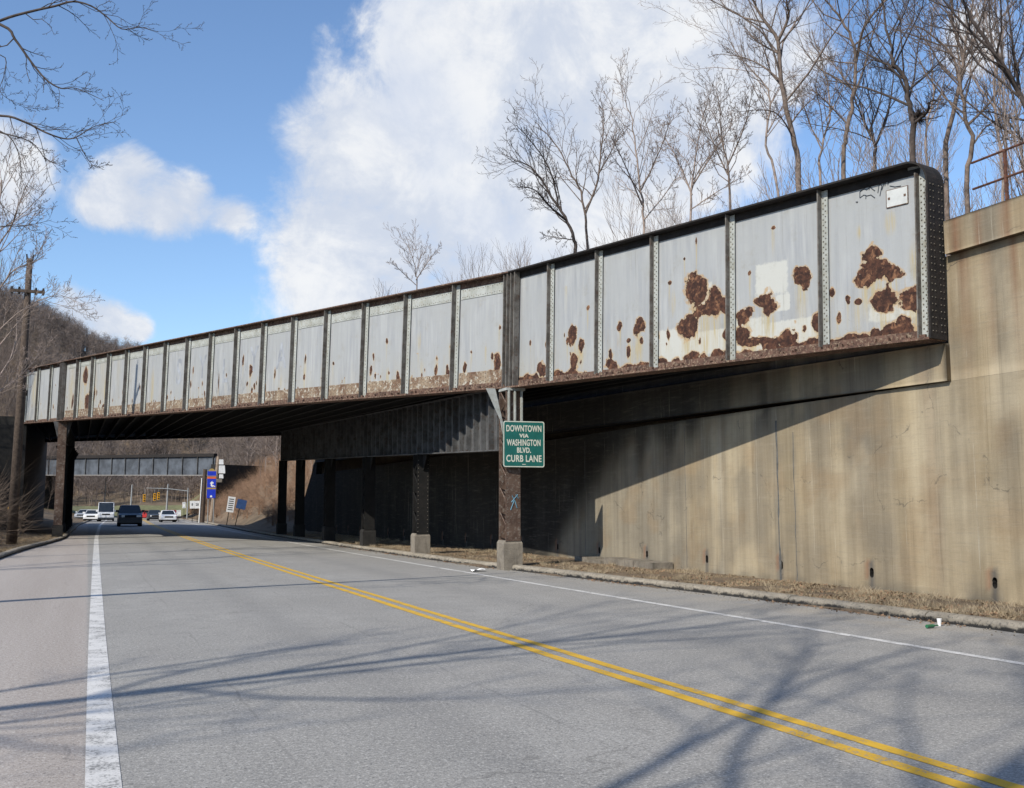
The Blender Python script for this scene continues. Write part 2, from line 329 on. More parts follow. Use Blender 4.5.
ribbon('yellow_centre_line', lambda y: mid(y)-.19+wv(y), lambda y: mid(y)-.06+wv(y+.3), .004, M['yellow'], dy=.25)
ribbon('yellow_centre_line', lambda y: mid(y)+.07+wv(y+.7), lambda y: mid(y)+.19+wv(y+1.1), .004, M['yellow'], dy=.25)
def kerb(f, sgn, y0, y1, top=.14, wid=.2):
    m = MB(); y = y0; k = 0
    while y < y1:
        L = 3.0; ya, yb = y+.012, y+L-.012; n = 9
        ys = np.linspace(ya, yb, n); dz = random.uniform(-.012, .012)
        prof = [(0, -.05), (.0, top-.05), (.02, top-.02), (.06, top), (wid, top), (wid, -.05)]
        V = []
        for i, yy in enumerate(ys):
            x0 = float(f(yy)); j = random.uniform(-.014, .014) if 0 < i < n-1 else random.uniform(-.02, .03)
            for q, (dx, z) in enumerate(prof):
                jj = random.uniform(-.012, .018) if q in (1, 2, 3) else 0
                V.append((x0+sgn*(dx+abs(jj)+j*.4), yy, z+dz*(z > 0)-abs(jj)*.5))
        F = []
        for i in range(n-1):
            for q in range(5): F.append((i*6+q, i*6+q+1, (i+1)*6+q+1, (i+1)*6+q))
        F += [tuple(range(6)), tuple((n-1)*6+q for q in range(6))]
        m.add(V, F); y += L
    return m
tag(kerb(kerbR, 1, -30, 150).build('kerb', M['kerb']), kind='structure')
tag(kerb(kerbL, -1, -30, 150).build('kerb', M['kerb']), kind='structure')

# ------------------------------------------------------------------ plate girders
SUN_H = np.array([.889, .458, 0])
def rivet(m, p, n, u, w, r=.022, h=.014):
    k = 5; vs = []
    for q, (rr, hh) in enumerate(((r, 0), (r*.6, h))):
        for i in range(k):
            t = 2*PI*i/k; vs.append(p+n*hh+(u*math.cos(t)+w*math.sin(t))*rr)
    fs = [(i, (i+1) % k, k+(i+1) % k, k+i) for i in range(k)]+[tuple(k+i for i in range(k))]
    m.riv = getattr(m, 'riv', []); m.riv.extend(range(len(m.f), len(m.f)+k+1)); m.v.append(np.array(vs)); b = m.n; m.f.extend([tuple(i+b for i in f) for f in fs]); m.n += 2*k
class Girder:
    def __init__(s, A, B, H, parent, label=None, round_end=False, detail=1, fw=.24):
        s.A = np.array(A, float); s.B = np.array(B, float); s.H = H; d = s.B-s.A; s.L = np.linalg.norm(d); s.u = d/s.L
        s.n = np.array([-s.u[1], s.u[0], 0]); s.n /= np.linalg.norm(s.n)
        if s.n[0] > 0: s.n = -s.n
        s.w = np.cross(s.u, s.n); s.w = s.w if s.w[2] > 0 else -s.w
        s.parent = parent; s.re = round_end; s.fw = fw; s.detail = detail; s.Rr = .38
    def P(s, a, n, w): return s.A+s.u*a+s.n*n+s.w*w
    def pix(s, x, y):
        r = ray(x, y); t = np.dot(s.A-_O, s.n)/np.dot(r, s.n); q = _O+r*t-s.A; return float(np.dot(q, s.u)), float(np.dot(q, s.w)), t
    def box(s, m, a0, a1, n0, n1, w0, w1):
        m.hexa([s.P(a0,n0,w0), s.P(a1,n0,w0), s.P(a1,n1,w0), s.P(a0,n1,w0), s.P(a0,n0,w1), s.P(a1,n0,w1), s.P(a1,n1,w1), s.P(a0,n1,w1)])
    def web(s, res, patches, primer, streaks, bottom=.22, seed=1):
        na = int(s.L/res)+1; nw = int(s.H/res)+1
        a = np.linspace(0, s.L, na); w = np.linspace(.0, s.H, nw); Aa, Ww = np.meshgrid(a, w, indexing='ij')
        R = np.zeros_like(Aa); G = np.zeros_like(Aa); B = np.zeros_like(Aa)
        Aw = Aa+.34*(fbm2(Aa, Ww, seed+50, .55, 4)-.5)+.10*(fbm2(Aa, Ww, seed+70, .12, 2)-.5); Wp = Ww+.40*(fbm2(Aa, Ww, seed+60, .5, 4)-.5)+.12*(fbm2(Aa, Ww, seed+80, .10, 2)-.5)
        for (x, y, rx, ry) in patches:
            ca, cw, t = s.pix(x, y); k = t/FPX; cosr = abs(np.dot(s.u, _R))
            ra = .86*rx*k/max(.25, cosr); rw = .86*ry*k
            sz = min(1, min(ra, rw)/.16); Ax = Aa+(Aw-Aa)*sz; Wx = Ww+(Wp-Ww)*sz
            d = (np.abs((Ax-ca)/ra)**1.6+np.abs((Wx-cw)/rw)**1.6)**(1/1.6); R = np.maximum(R, np.clip(1-d*.5, 0, 1))
            dd = np.abs(Aa-ca)/(ra*.8); below = (Ww < cw)*np.clip(1-(cw-Ww)/(rw*3+.5), 0, 1); B = np.maximum(B, np.clip(1-dd, 0, 1)*np.minimum(1, below*1.6))
        for (x, y, rx, ry) in primer:
            ca, cw, t = s.pix(x, y); k = t/FPX; cosr = abs(np.dot(s.u, _R)); ra = rx*k/max(.25, cosr); rw = ry*k
            d = np.maximum(np.abs(Aa-ca)/ra, np.abs(Ww-cw)/rw); G = np.maximum(G, np.clip(1-d*.5, 0, 1))
        for (x, y, rx, ry) in streaks:
            ca, cw, t = s.pix(x, y); k = t/FPX; cosr = abs(np.dot(s.u, _R)); ra = rx*k/max(.25, cosr); rw = ry*k
            d = np.sqrt(((Aa-ca)/ra)**2+((Ww-cw)/rw)**2); B = np.maximum(B, np.clip(1.4-d, 0, 1)*.9)
        rx_ = np.random.default_rng(seed+99)
        for k in range(int(s.L*3.0) if s.detail else 0):
            ca = rx_.uniform(.2, s.L-.2); cw = .35+rx_.exponential(.35); ra = rx_.uniform(.02, .07); rw = ra*rx_.uniform(.8, 3)
            d = np.sqrt(((Aw-ca)/ra)**2*.5+((Aa-ca)/ra)**2*.5+((Ww-cw)/rw)**2); R = np.maximum(R, np.clip(1-d*.5, 0, 1)*(cw < s.H*.7))
            B = np.maximum(B, .8*np.clip(1-np.abs(Aa-ca)/(ra*1.2), 0, 1)*(Ww < cw)*np.clip(1-(cw-Ww)/.8, 0, 1))
        if s.L > 20: B = np.maximum(B, .75*sstep(Aa, s.L*.68, s.L*.9)*vnoise1(Aa, seed+11, .35)*(.4+.6*vnoise2(Aa, Ww, seed+12, .3, 1.2)))
        hb = bottom*(.5+1.0*vnoise1(Aa, seed+5, .5))+.15*(vnoise1(Aa, seed+6, .13)-.5)
        R = np.maximum(R, np.clip(.5+(hb-Ww)/.35, 0, .85))
        B = np.maximum(B, .35*np.clip(1-Ww/(s.H*.45), 0, 1)*vnoise1(Aa, seed+8, .2))
        Fk = np.clip(1.15-Ww/(s.H*.6), .08, 1)
        if s.re:   # trim the web to the rounded top corner
            rr = s.Rr; inside = (Aa < rr) & (Ww > s.H-rr); d = np.sqrt((rr-Aa)**2+(Ww-s.H+rr)**2)
            lim = s.H-rr+np.sqrt(np.clip(rr*rr-(rr-Aa)**2, 0, None)); Ww = np.where(Aa < rr, np.minimum(Ww, lim-.01), Ww)
        V = (s.A+Aa[..., None]*s.u+Ww[..., None]*s.w).reshape(-1, 3)
        cols = np.stack([R, G, B, Fk], -1).reshape(-1, 4)
        nv = len(V); V2 = V-s.n*.02; F = grid_faces(na, nw)
        # back face and rim
        idx = np.arange(nv).reshape(na, nw); rim = list(idx[:, 0])+list(idx[-1, 1:])+list(idx[-2::-1, -1])+list(idx[0, -2:0:-1]); rim = np.array(rim); nx = np.roll(rim, -1)
        F2 = np.stack([rim, nx, nx+nv, rim+nv], -1)
        Fall = np.concatenate([F, F[:, ::-1]+nv, F2])
        s.o = fast_mesh('plate_girder', np.concatenate([V, V2]), Fall, M['web'], s.parent, cols=np.concatenate([cols, cols])); return s.o
    def flanges(s, topmat, botmat, legmat):
        th = .035; m = MB()
        path = [(s.L-.004, s.H+.0)]
        if s.re:
            R = s.Rr
            path += [(R+(s.L-R)*k/6, s.H) for k in (4, 2)]
            path += [(R-R*math.sin(t), s.H-R+R*math.cos(t)) for t in np.linspace(0, PI/2, 9)] + [(0, s.H*.5), (0, -.03)]
        else: path += [(.004, s.H)]
        V = []
        for i, (a, w) in enumerate(path):
            p0 = path[max(i-1, 0)]; p1 = path[min(i+1, len(path)-1)]; da, dw = p1[0]-p0[0], p1[1]-p0[1]; l = math.hypot(da, dw); oa, ow = dw/l, -da/l
            for (nn, o) in ((-s.fw, 0), (s.fw, 0), (s.fw, th), (-s.fw, th)): V.append(s.P(a+oa*o, nn, w+ow*o))
        F = [(i*4+k, i*4+(k+1) % 4, (i+1)*4+(k+1) % 4, (i+1)*4+k) for i in range(len(path)-1) for k in range(4)]+[(0, 1, 2, 3), tuple(4*(len(path)-1)+k for k in (3, 2, 1, 0))]
        m.add(V, F)
        s.box(m, .5 if s.re else .004, s.L-.004, .002, .022, s.H-.16, s.H-.003)
        if s.re: s.box(m, .26, .498, .002, .022, s.H-.16, s.H-.06)  # dark strip continuing the flange's shadow towards the rounded corner
        if s.re and s.detail:
            for w in np.arange(.1, s.H-s.Rr, .115):
                for nn in (-.17, -.08, .08, .17): rivet(m, s.P(-th, nn, w), -s.u, s.n, s.w, .013, .012)
        m.build('top_flange', topmat, s.o)
        b = MB(); s.box(b, 0, s.L, -s.fw, s.fw, -.045, -.004)
        s.box(b, .003, s.L-.003, .002, .030, .0, .15); 
        if s.detail:
            rr = random.Random(3)
            # flakes and grit lying on the flange
            for k in range(int(s.L*9)):
                a = rr.uniform(.1, s.L-.2); l = rr.uniform(.04, .14); h = rr.uniform(.012, .085); n0 = rr.uniform(.04, .16)
                s.box(b, a, a+l, n0, n0+rr.uniform(.03, .07), -.004, h)
        b.build('bottom_flange', botmat, s.o)
    def stiffener(s, a, wide=.15, leg=.12, side=-1, top=None, mats=None):
        """outstanding leg plus a riveted leg lying on the web on its near side"""
        m = MB(); t = s.H-.005 if top is None else top
        s.box(m, a-.012, a+.012, .034, .034+leg, .0, t); 
        st = m.build('stiffener', M['stiff'], s.o)
        p = MB(); a0 = a+side*wide if side < 0 else a+.014; a1 = a-.014 if side < 0 else a+wide
        s.box(p, a0, a1, .034, .048, .0, t-.02)
        if s.detail:
            for w in np.arange(.12, t-.1, .105): 
                for q in ((.35, .75) if s.detail > 1 else (.5,)):
                    rivet(p, s.P(a0+(a1-a0)*q, .048, w+(.05 if q > .5 else 0)), s.n, s.u, s.w, .017, .012)
        p.build('riveted_leg', M['strip'], s.o)

bridge = thing('railroad_bridge', 'long rusty grey riveted plate girder railroad bridge crossing the road on steel columns', 'bridge', (0, 0, 0))
GA = (13.20, 13.60, 4.46); GB = (10.36, 25.75, 4.80); GC = (-1.46, 59.6, 6.15); GD = (-4.0, 66.47, 6.40)
H1 = 3.06
g1 = Girder(GA, GB, H1, bridge, round_end=True, detail=2)
def c5(L): return [(740+x/3.03, 140+y/3.03, rx/3.03, ry/3.03) for x, y, rx, ry in L]
def c7(L): return [(480+x/3.283, 160+y/3.283, rx/3.283, ry/3.283) for x, y, rx, ry in L]
def c8(L): return [(240+x/3.657, 240+y/3.657, rx/3.657, ry/3.657) for x, y, rx, ry in L]
def cL(L): return [(x/3.75, 230+y/3.75, rx/3.75, ry/3.75) for x, y, rx, ry in L]
pat1 = c5([(392,350,24,34),(410,395,42,34),(455,400,34,32),(380,425,24,26),(435,488,32,40),(528,470,34,42),(520,500,26,14),(455,580,48,26),(492,550,14,22),(355,490,10,12),(100,268,6,7),
           (185,415,24,36),(85,495,28,32),(15,535,22,24),(230,550,18,38),(12,600,24,34),(90,620,20,24),(135,600,26,28),(210,615,24,20),(40,620,30,14),(30,400,5,10),(328,492,4,8)])
pat1 += c7([(705,430,34,58),(772,465,28,55),(738,498,34,26),(682,540,36,46),(520,538,15,32),(308,578,16,38),(310,675,13,34),(225,605,8,30),(205,690,18,26),(460,540,7,20),(490,588,8,10),(872,515,20,26),
            (868,590,20,36),(940,472,32,34),(805,480,10,30),(803,570,10,18),(690,640,24,14),(780,630,22,14),(430,675,18,18),(336,600,8,20),(520,680,60,12),(622,400,5,9),(672,325,4,7),(354,488,5,9),(710,265,3,14)])
prim1 = c5([(95,420,36,50),(130,492,16,26),(480,510,60,34),(150,580,60,36),(30,590,40,50)])+c7([(650,610,56,60),(745,600,60,40),(750,440,10,40),(730,445,8,30)])
str1 = c5([(455,250,10,34),(535,370,14,60),(98,560,6,40),(360,280,4,20),(185,470,5,30)])+c7([(520,620,12,50),(710,580,10,60),(740,600,10,50),(635,470,5,40),(320,640,22,40),(495,640,10,50)])
g1.web(.04, pat1, prim1, str1, .19, 3); g1.flanges(M['rustdark'], M['rust'], M['rust'])
for x, y in ((552, 261), (600, 248), (655, 232), (730.7, 212), (822.5, 187)):
    a, w, _ = g1.pix(x, y+12); g1.stiffener(a)
g1.stiffener(g1.pix(921, 230)[0], wide=.16, top=H1-.17)
g1.stiffener(.05, wide=.10, side=1, top=H1-.42)
def c_plate():
    a, w, _ = g1.pix(897.5, 197); m = MB()
    g1.box(m, a-.21, a+.21, .003, .018, w-.15, w+.15); b = m.build('builders_plate', simple('plate_paint', (.46, .47, .46), .7, .1, 4), g1.o); b['label'] = 'blank painted over rectangular plate'
    e = MB()
    for (a0, a1, w0, w1) in ((-.222, -.21, -.16, .16), (.21, .222, -.16, .16), (-.21, .21, -.165, -.15), (-.21, .21, .15, .16)): g1.box(e, a+a0, a+a1, .003, .02, w+w0, w+w1)
    for da in (-.16, .16): g1.box(e, a+da-.02, a+da+.02, .018, .026, w-.02, w+.02)
    e.build('plate_rim', M['rust'], b)
    # scrawled graffiti letters, traced stroke by stroke
    L = [[(856,202),(858,202),(857,203)], [(862,190),(860,192),(860,198)], [(860,192),(864,189),(867,190)], [(860,198),(864,195),(867,196)], [(866,195),(866,199)],
         [(867,190),(870,187),(875,191)], [(870,187),(869,190)], [(867,196),(871,195),(875,198)], [(879,186),(880,184),(882,186),(880,196)], [(878,193),(879,186)], [(882,190),(885,180),(886,178),(885,186)],
         [(891,177),(889,180),(888,185)], [(888,183),(893,181),(898,179)], [(890,186),(895,187),(901,186)], [(889,179),(891,177)]]
    q = MB()
    for st in L:
        pts = [g1.P(g1.pix(x, y)[0], .004, g1.pix(x, y)[1]) for x, y in st]; q.tube(pts, .009, 4)
    q.build('graffiti', M['paint_black'], g1.o)
c_plate()
g2 = Girder(GB, GC, H1, bridge, detail=1)
pat2 = c8([(940,450,12,40),(905,487,44,11),(950,320,5,14),(845,408,4,7),(762,494,12,14),(825,470,7,26),(575,502,9,20),(590,515,12,8),(487,430,4,20),(340,452,5,9),(240,435,4,22),(235,500,5,18),(176,552,8,6),(38,486,9,26),(12,440,5,22),(52,535,5,12),(545,485,4,10),(900,390,5,5),(770,380,12,3)])
pat2 += cL([(322,545,18,40),(345,610,22,50),(328,650,24,40),(272,640,7,30),(190,622,5,9),(560,660,10,9),(716,580,4,16),(820,570,3,42),(385,660,10,9),(655,640,6,10),(462,600,5,20)])
str2 = c8([(655,370,7,30),(665,470,6,30),(150,520,5,30),(237,470,6,40),(300,480,4,40),(540,500,6,30),(716,455,4,20)])+cL([(268,600,12,90),(345,600,30,90),(395,600,12,80),(570,600,10,70),(300,660,30,40)])
g2.web(.07, pat2, [], str2, .06, 13); g2.flanges(M['rust'], M['rust'], M['rust'])
tops2 = [(457.5,287),(409,298),(367,307),(329,314),(296,320),(266,324),(239,328),(213.5,333),(190,338),(168,343),(147.5,347),(129,350),(111,354),(95,358),(80,361)]
sa2 = [g2.pix(x, y+6)[0] for x, y in tops2]
for a in sa2: g2.stiffener(a, wide=.17, leg=.16)
def flat_text(t):
    cu = bpy.data.curves.new('t', 'FONT'); cu.body = t; cu.size = 1; cu.align_x = 'CENTER'; cu.align_y = 'CENTER'; cu.offset = .02
    o = bpy.data.objects.new('t', cu); COL.objects.link(o); bpy.context.view_layer.update()
    me = bpy.data.meshes.new_from_object(o.evaluated_get(bpy.context.evaluated_depsgraph_get())); bpy.data.objects.remove(o)
    return [(v.co.x, v.co.y) for v in me.vertices], [tuple(p.vertices) for p in me.polygons]
FADED = simple('faded_blue_grey_letter_paint', (.275, .29, .315), .8, .25, 2)
for ch, x, y, h in (('S', 179, 373, 1.5), ('Y', 202.5, 368, 1.3), ('L', 225, 372, 1.3), ('Y', 254, 360, 1.3), ('A', 281.5, 357, 1.3)):
    v, f = flat_text(ch); a, w, _ = g2.pix(x, y); m = MB(); m.add([g2.P(a-q[0]*h*.8, .004, w+q[1]*h) for q in v], f); m.build('faded_lettering', FADED, g2.o)
def covers(g, stops):
    t = MB(); b = MB(); n = 0
    for i in range(len(stops)-1):
        a0, a1 = stops[i]+.03, stops[i+1]-.19
        if a1-a0 < .2: continue
        tw = .30 if i < len(stops)*.7 else .22
        g.box(t, a0, a1, .0015, .016, H1-.162-tw, H1-.162); g.box(b, a0, a1, .0015, .016, .152, .50)
        for a in np.arange(a0+.07, a1-.04, .10):
            n += 1
            for w in (H1-.22, H1-.22-tw+.10): rivet(t, g.P(a, .016, w+.025*(n % 2)), g.n, g.u, g.w, .016, .010)
            for w in (.21, .32, .43): rivet(b, g.P(a, .016, w+.03*(n % 2)), g.n, g.u, g.w, .017, .011)
    t.build('cover_plate', M['strip'], g.o); k = b.build('cover_plate', M['rustcover'], g.o); k['label'] = 'riveted cover plate bleeding orange rust'
covers(g2, [.35]+sa2+[g2.L-.2])
g3 = Girder(GC, GD, H1-.02, bridge, detail=1); g3.web(.1, cL([(190,620,5,9)]), [], cL([(130,600,20,60)]), .05, 23); g3.flanges(M['rust'], M['rust'], M['rust'])
for a in (.15, 1.9, 3.9, 5.9, 7.2): g3.stiffener(a, wide=.15)
# splice posts between the spans
for g, a in ((g1, g1.L-.03), (g2, g2.L-.03)):
    m = MB()
    for k, da in enumerate((-.24, -.07, .10, .26)):
        g.box(m, a+da-.014, a+da+.014, .034, .21, -.0, g.H-.01)
    g.box(m, a-.24, a+.26, .032, .05, .0, g.H-.02)
    for w in np.arange(.1, g.H-.1, .11):
        for da in (-.15, .0, .18): rivet(m, g.P(a+da, .05, w), g.n, g.u, g.w, .018, .013)
    m.build('splice_post', M['stiff'], bridge)
# far girders, deck and floor beams
SH = np.array([0, 36.0, 1.05])
def lift(p, dz=0, q=0): return np.array(p)+SH*q+np.array([0, 0, dz])
for q in (1.0,):
    for (a, b) in ((GA, GB), (GB, GC), (GC, GD)):
        g = Girder(lift(a, 0, q), lift(b, 0, q), H1, bridge, detail=0); g.web(.5, [], [], [], .1); g.flanges(M['rustdark'], M['rustdark'], M['rustdark'])
dk = MB(); fb = MB()
N0 = [np.array(p) for p in (GA, GB, GC, GD)]
for i in range(3):
    a, b = N0[i]+np.array([.12, .02, 0]), N0[i+1]+np.array([.12, .02, 0]); c, d = b+SH-np.array([.24, .04, 0]), a+SH-np.array([.24, .04, 0])
    z = np.array([0, 0, 1.])
    dk.hexa([a+z*.42, b+z*.42, c+z*.42, d+z*.42, a+z*.95, b+z*.95, c+z*.95, d+z*.95])
    L = np.linalg.norm(b-a); n = max(2, int(L/1.9)); u = (b-a)/L
    for k in range(n+1):
        p = a+(b-a)*(k/n); r = p+(d-a)*1.0; e = u*.12; x = lambda P, w: P+z*w
        if k in (0, n): continue
        fb.hexa([x(p-e, .0), x(p+e, .0), x(r+e, .0), x(r-e, .0), x(p-e, .03), x(p+e, .03), x(r+e, .03), x(r-e, .03)])
        e = u*.015; fb.hexa([x(p-e, .03), x(p+e, .03), x(r+e, .03), x(r-e, .03), x(p-e, .417), x(p+e, .417), x(r+e, .417), x(r-e, .417)])
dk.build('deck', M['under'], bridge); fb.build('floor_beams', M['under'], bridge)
# cap beams and columns
def capbeam(X, y0, y1, z0, gr, Hc, far):
    m = MB(); f = lambda y: z0+gr*(y-y0)
    def seg(x0, x1, ya, yb, a, b):
        m.hexa([(x0,ya,f(ya)+a),(x1,ya,f(ya)+a),(x1,yb,f(yb)+a),(x0,yb,f(yb)+a),(x0,ya,f(ya)+b),(x1,ya,f(ya)+b),(x1,yb,f(yb)+b),(x0,yb,f(yb)+b)])
    seg(X-.012, X+.012, y0, y1, .03, Hc-.03); seg(X-.2, X+.2, y0, y1, 0, .03); seg(X-.2, X+.2, y0, y1, Hc-.03, Hc)
    for y in np.arange(y0+.35, y1-.2, .62):
        seg(X-.16, X-.013, y, y+.05, .031, Hc-.031); seg(X+.013, X+.16, y, y+.05, .031, Hc-.031)
    o = m.build('cap_beam', M['greysteel'], bridge); return o
cap = capbeam(10.33, 26.10, 61.6, 3.12, .0335, 1.70, True); cap['label'] = 'ribbed grey cap beam over the right row of columns'
cap = capbeam(-1.42, 59.9, 97, 5.0, .0335, 1.2, True); cap['label'] = 'dark cap beam over the left row of columns'
def column(X, Y, top, front=False, mat='colrust', ped_h=.62, braces=1, base=.13):
    m = MB(); s = .205
    m.box(X-s, X+s, Y-.25, Y-.225, base+ped_h-.004, top); m.box(X-s, X+s, Y+.225, Y+.25, base+ped_h-.004, top); m.box(X-.012, X+.012, Y-.224, Y+.224, base+ped_h-.004, top)
    for sx in (-1, 1):
        for sy in (-1, 1): m.box(X+sx*.13-.05, X+sx*.13+.05, Y+sy*.262-.011, Y+sy*.262+.011, base+ped_h, top-.05) if front and sx*0 == 1 else None
    # lacing bars on the two open sides
    z = base+ped_h+.1; k = 0
    while z < top-.35:
        for sx in (-1, 1):
            a, b = (Y-.2, Y+.2) if k % 2 else (Y+.2, Y-.2)
            m.tube([(X+sx*.19, a, z), (X+sx*.19, b, z+.32)], .018, 4)
        z += .32; k += 1
    if X > 0 and Y < 35:
        for zz in np.arange(base+ped_h+.08, top-.1, .13):
            for dx in (-.165, .165): rivet(m, np.array([X+dx, Y-.25, zz]), np.array([0, -1., 0]), np.array([1., 0, 0]), np.array([0, 0, 1.]), .016, .012)
    o = m.build('column', M[mat], bridge)
    p = MB(); b0 = .26; t0 = .225; hh = base+ped_h
    p.hexa([(X-b0,Y-b0,base-.2),(X+b0,Y-b0,base-.2),(X+b0,Y+b0,base-.2),(X-b0,Y+b0,base-.2),(X-b0,Y-b0,hh-.08),(X+b0,Y-b0,hh-.06),(X+b0,Y+b0,hh-.08),(X-b0,Y+b0,hh-.05)])
    p.hexa([(X-b0,Y-b0,hh-.08),(X+b0,Y-b0,hh-.06),(X+b0,Y+b0,hh-.08),(X-b0,Y+b0,hh-.05),(X-t0,Y-t0,hh+.01),(X+t0,Y-t0,hh+.01),(X+t0,Y+t0,hh+.0),(X-t0,Y+t0,hh+.02)])
    p.build('pedestal', M['conc'] if Y < 35 and X > 0 else M['shadeconc'], o)  # pedestals further under the bridge take the shade-darkened concrete
    return o
colY = [25.8, 33.8, 40.9, 48.2, 55.5, 60.9]
for i, y in enumerate(colY):
    zt = 3.12+.0335*(y-26.1) if i else 4.75
    o = column(10.28, y, zt, i == 0, 'colrust' if i == 0 else 'under')  # columns behind the front one take the shade-darkened steel
    if i == 0: o['label'] = 'flaking rust brown front column carrying the green sign'
    for sy in (-1, 1):
        if i == 0 and sy < 0: continue
        g = MB(); ztg = zt if i else 3.11; yy = y+sy*.252
        g.prism([(yy, ztg-.55), (yy+sy*.06, ztg-.5), (yy+sy*.42, ztg-.004), (yy, ztg-.004)], 0, 10.265, 10.295); g.build('knee_gusset', M['greysteel' if i == 0 else 'under'], o)
    if i == 0:
        h = MB()      # bearing block, brackets and the bright worn angles at the column head
        h.box(10.06, 10.60, 25.5, 26.05, 4.68, 4.748)
        for dx in (-.19, -.02, .17): h.box(10.33+dx-.02, 10.33+dx+.02, 25.47, 25.548, 3.3, 4.68)
        h.build('column_head', M['strip'], o)
        k = MB(); k.prism([(10.10, 3.15), (10.10, 3.5), (9.80, 4.72), (9.55, 4.72), (9.95, 3.9)], 1, 25.62, 25.66); k.build('bracket', M['strip'], o)
for i, y in enumerate([59.8, 67.2, 74.6, 82, 89.4, 96.5]):
    zt = 5.0+.0335*(y-59.9) if i else 6.1
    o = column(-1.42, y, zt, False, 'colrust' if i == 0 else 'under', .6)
    g = MB()
    if i == 0: g.prism([(-1.42-.45, zt-.01), (-1.42+.45, zt-.01), (-1.42+.24, zt-.8), (-1.42-.24, zt-.8)], 1, y-.20, y+.20)
    else: g.prism([(-1.42-.5, zt-.01), (-1.42+.5, zt-.01), (-1.42+.24, zt-.6), (-1.42-.24, zt-.6)], 1, y-.15, y+.15)
    g.build('knee_gusset', M['greysteel' if i == 0 else 'under'], o)

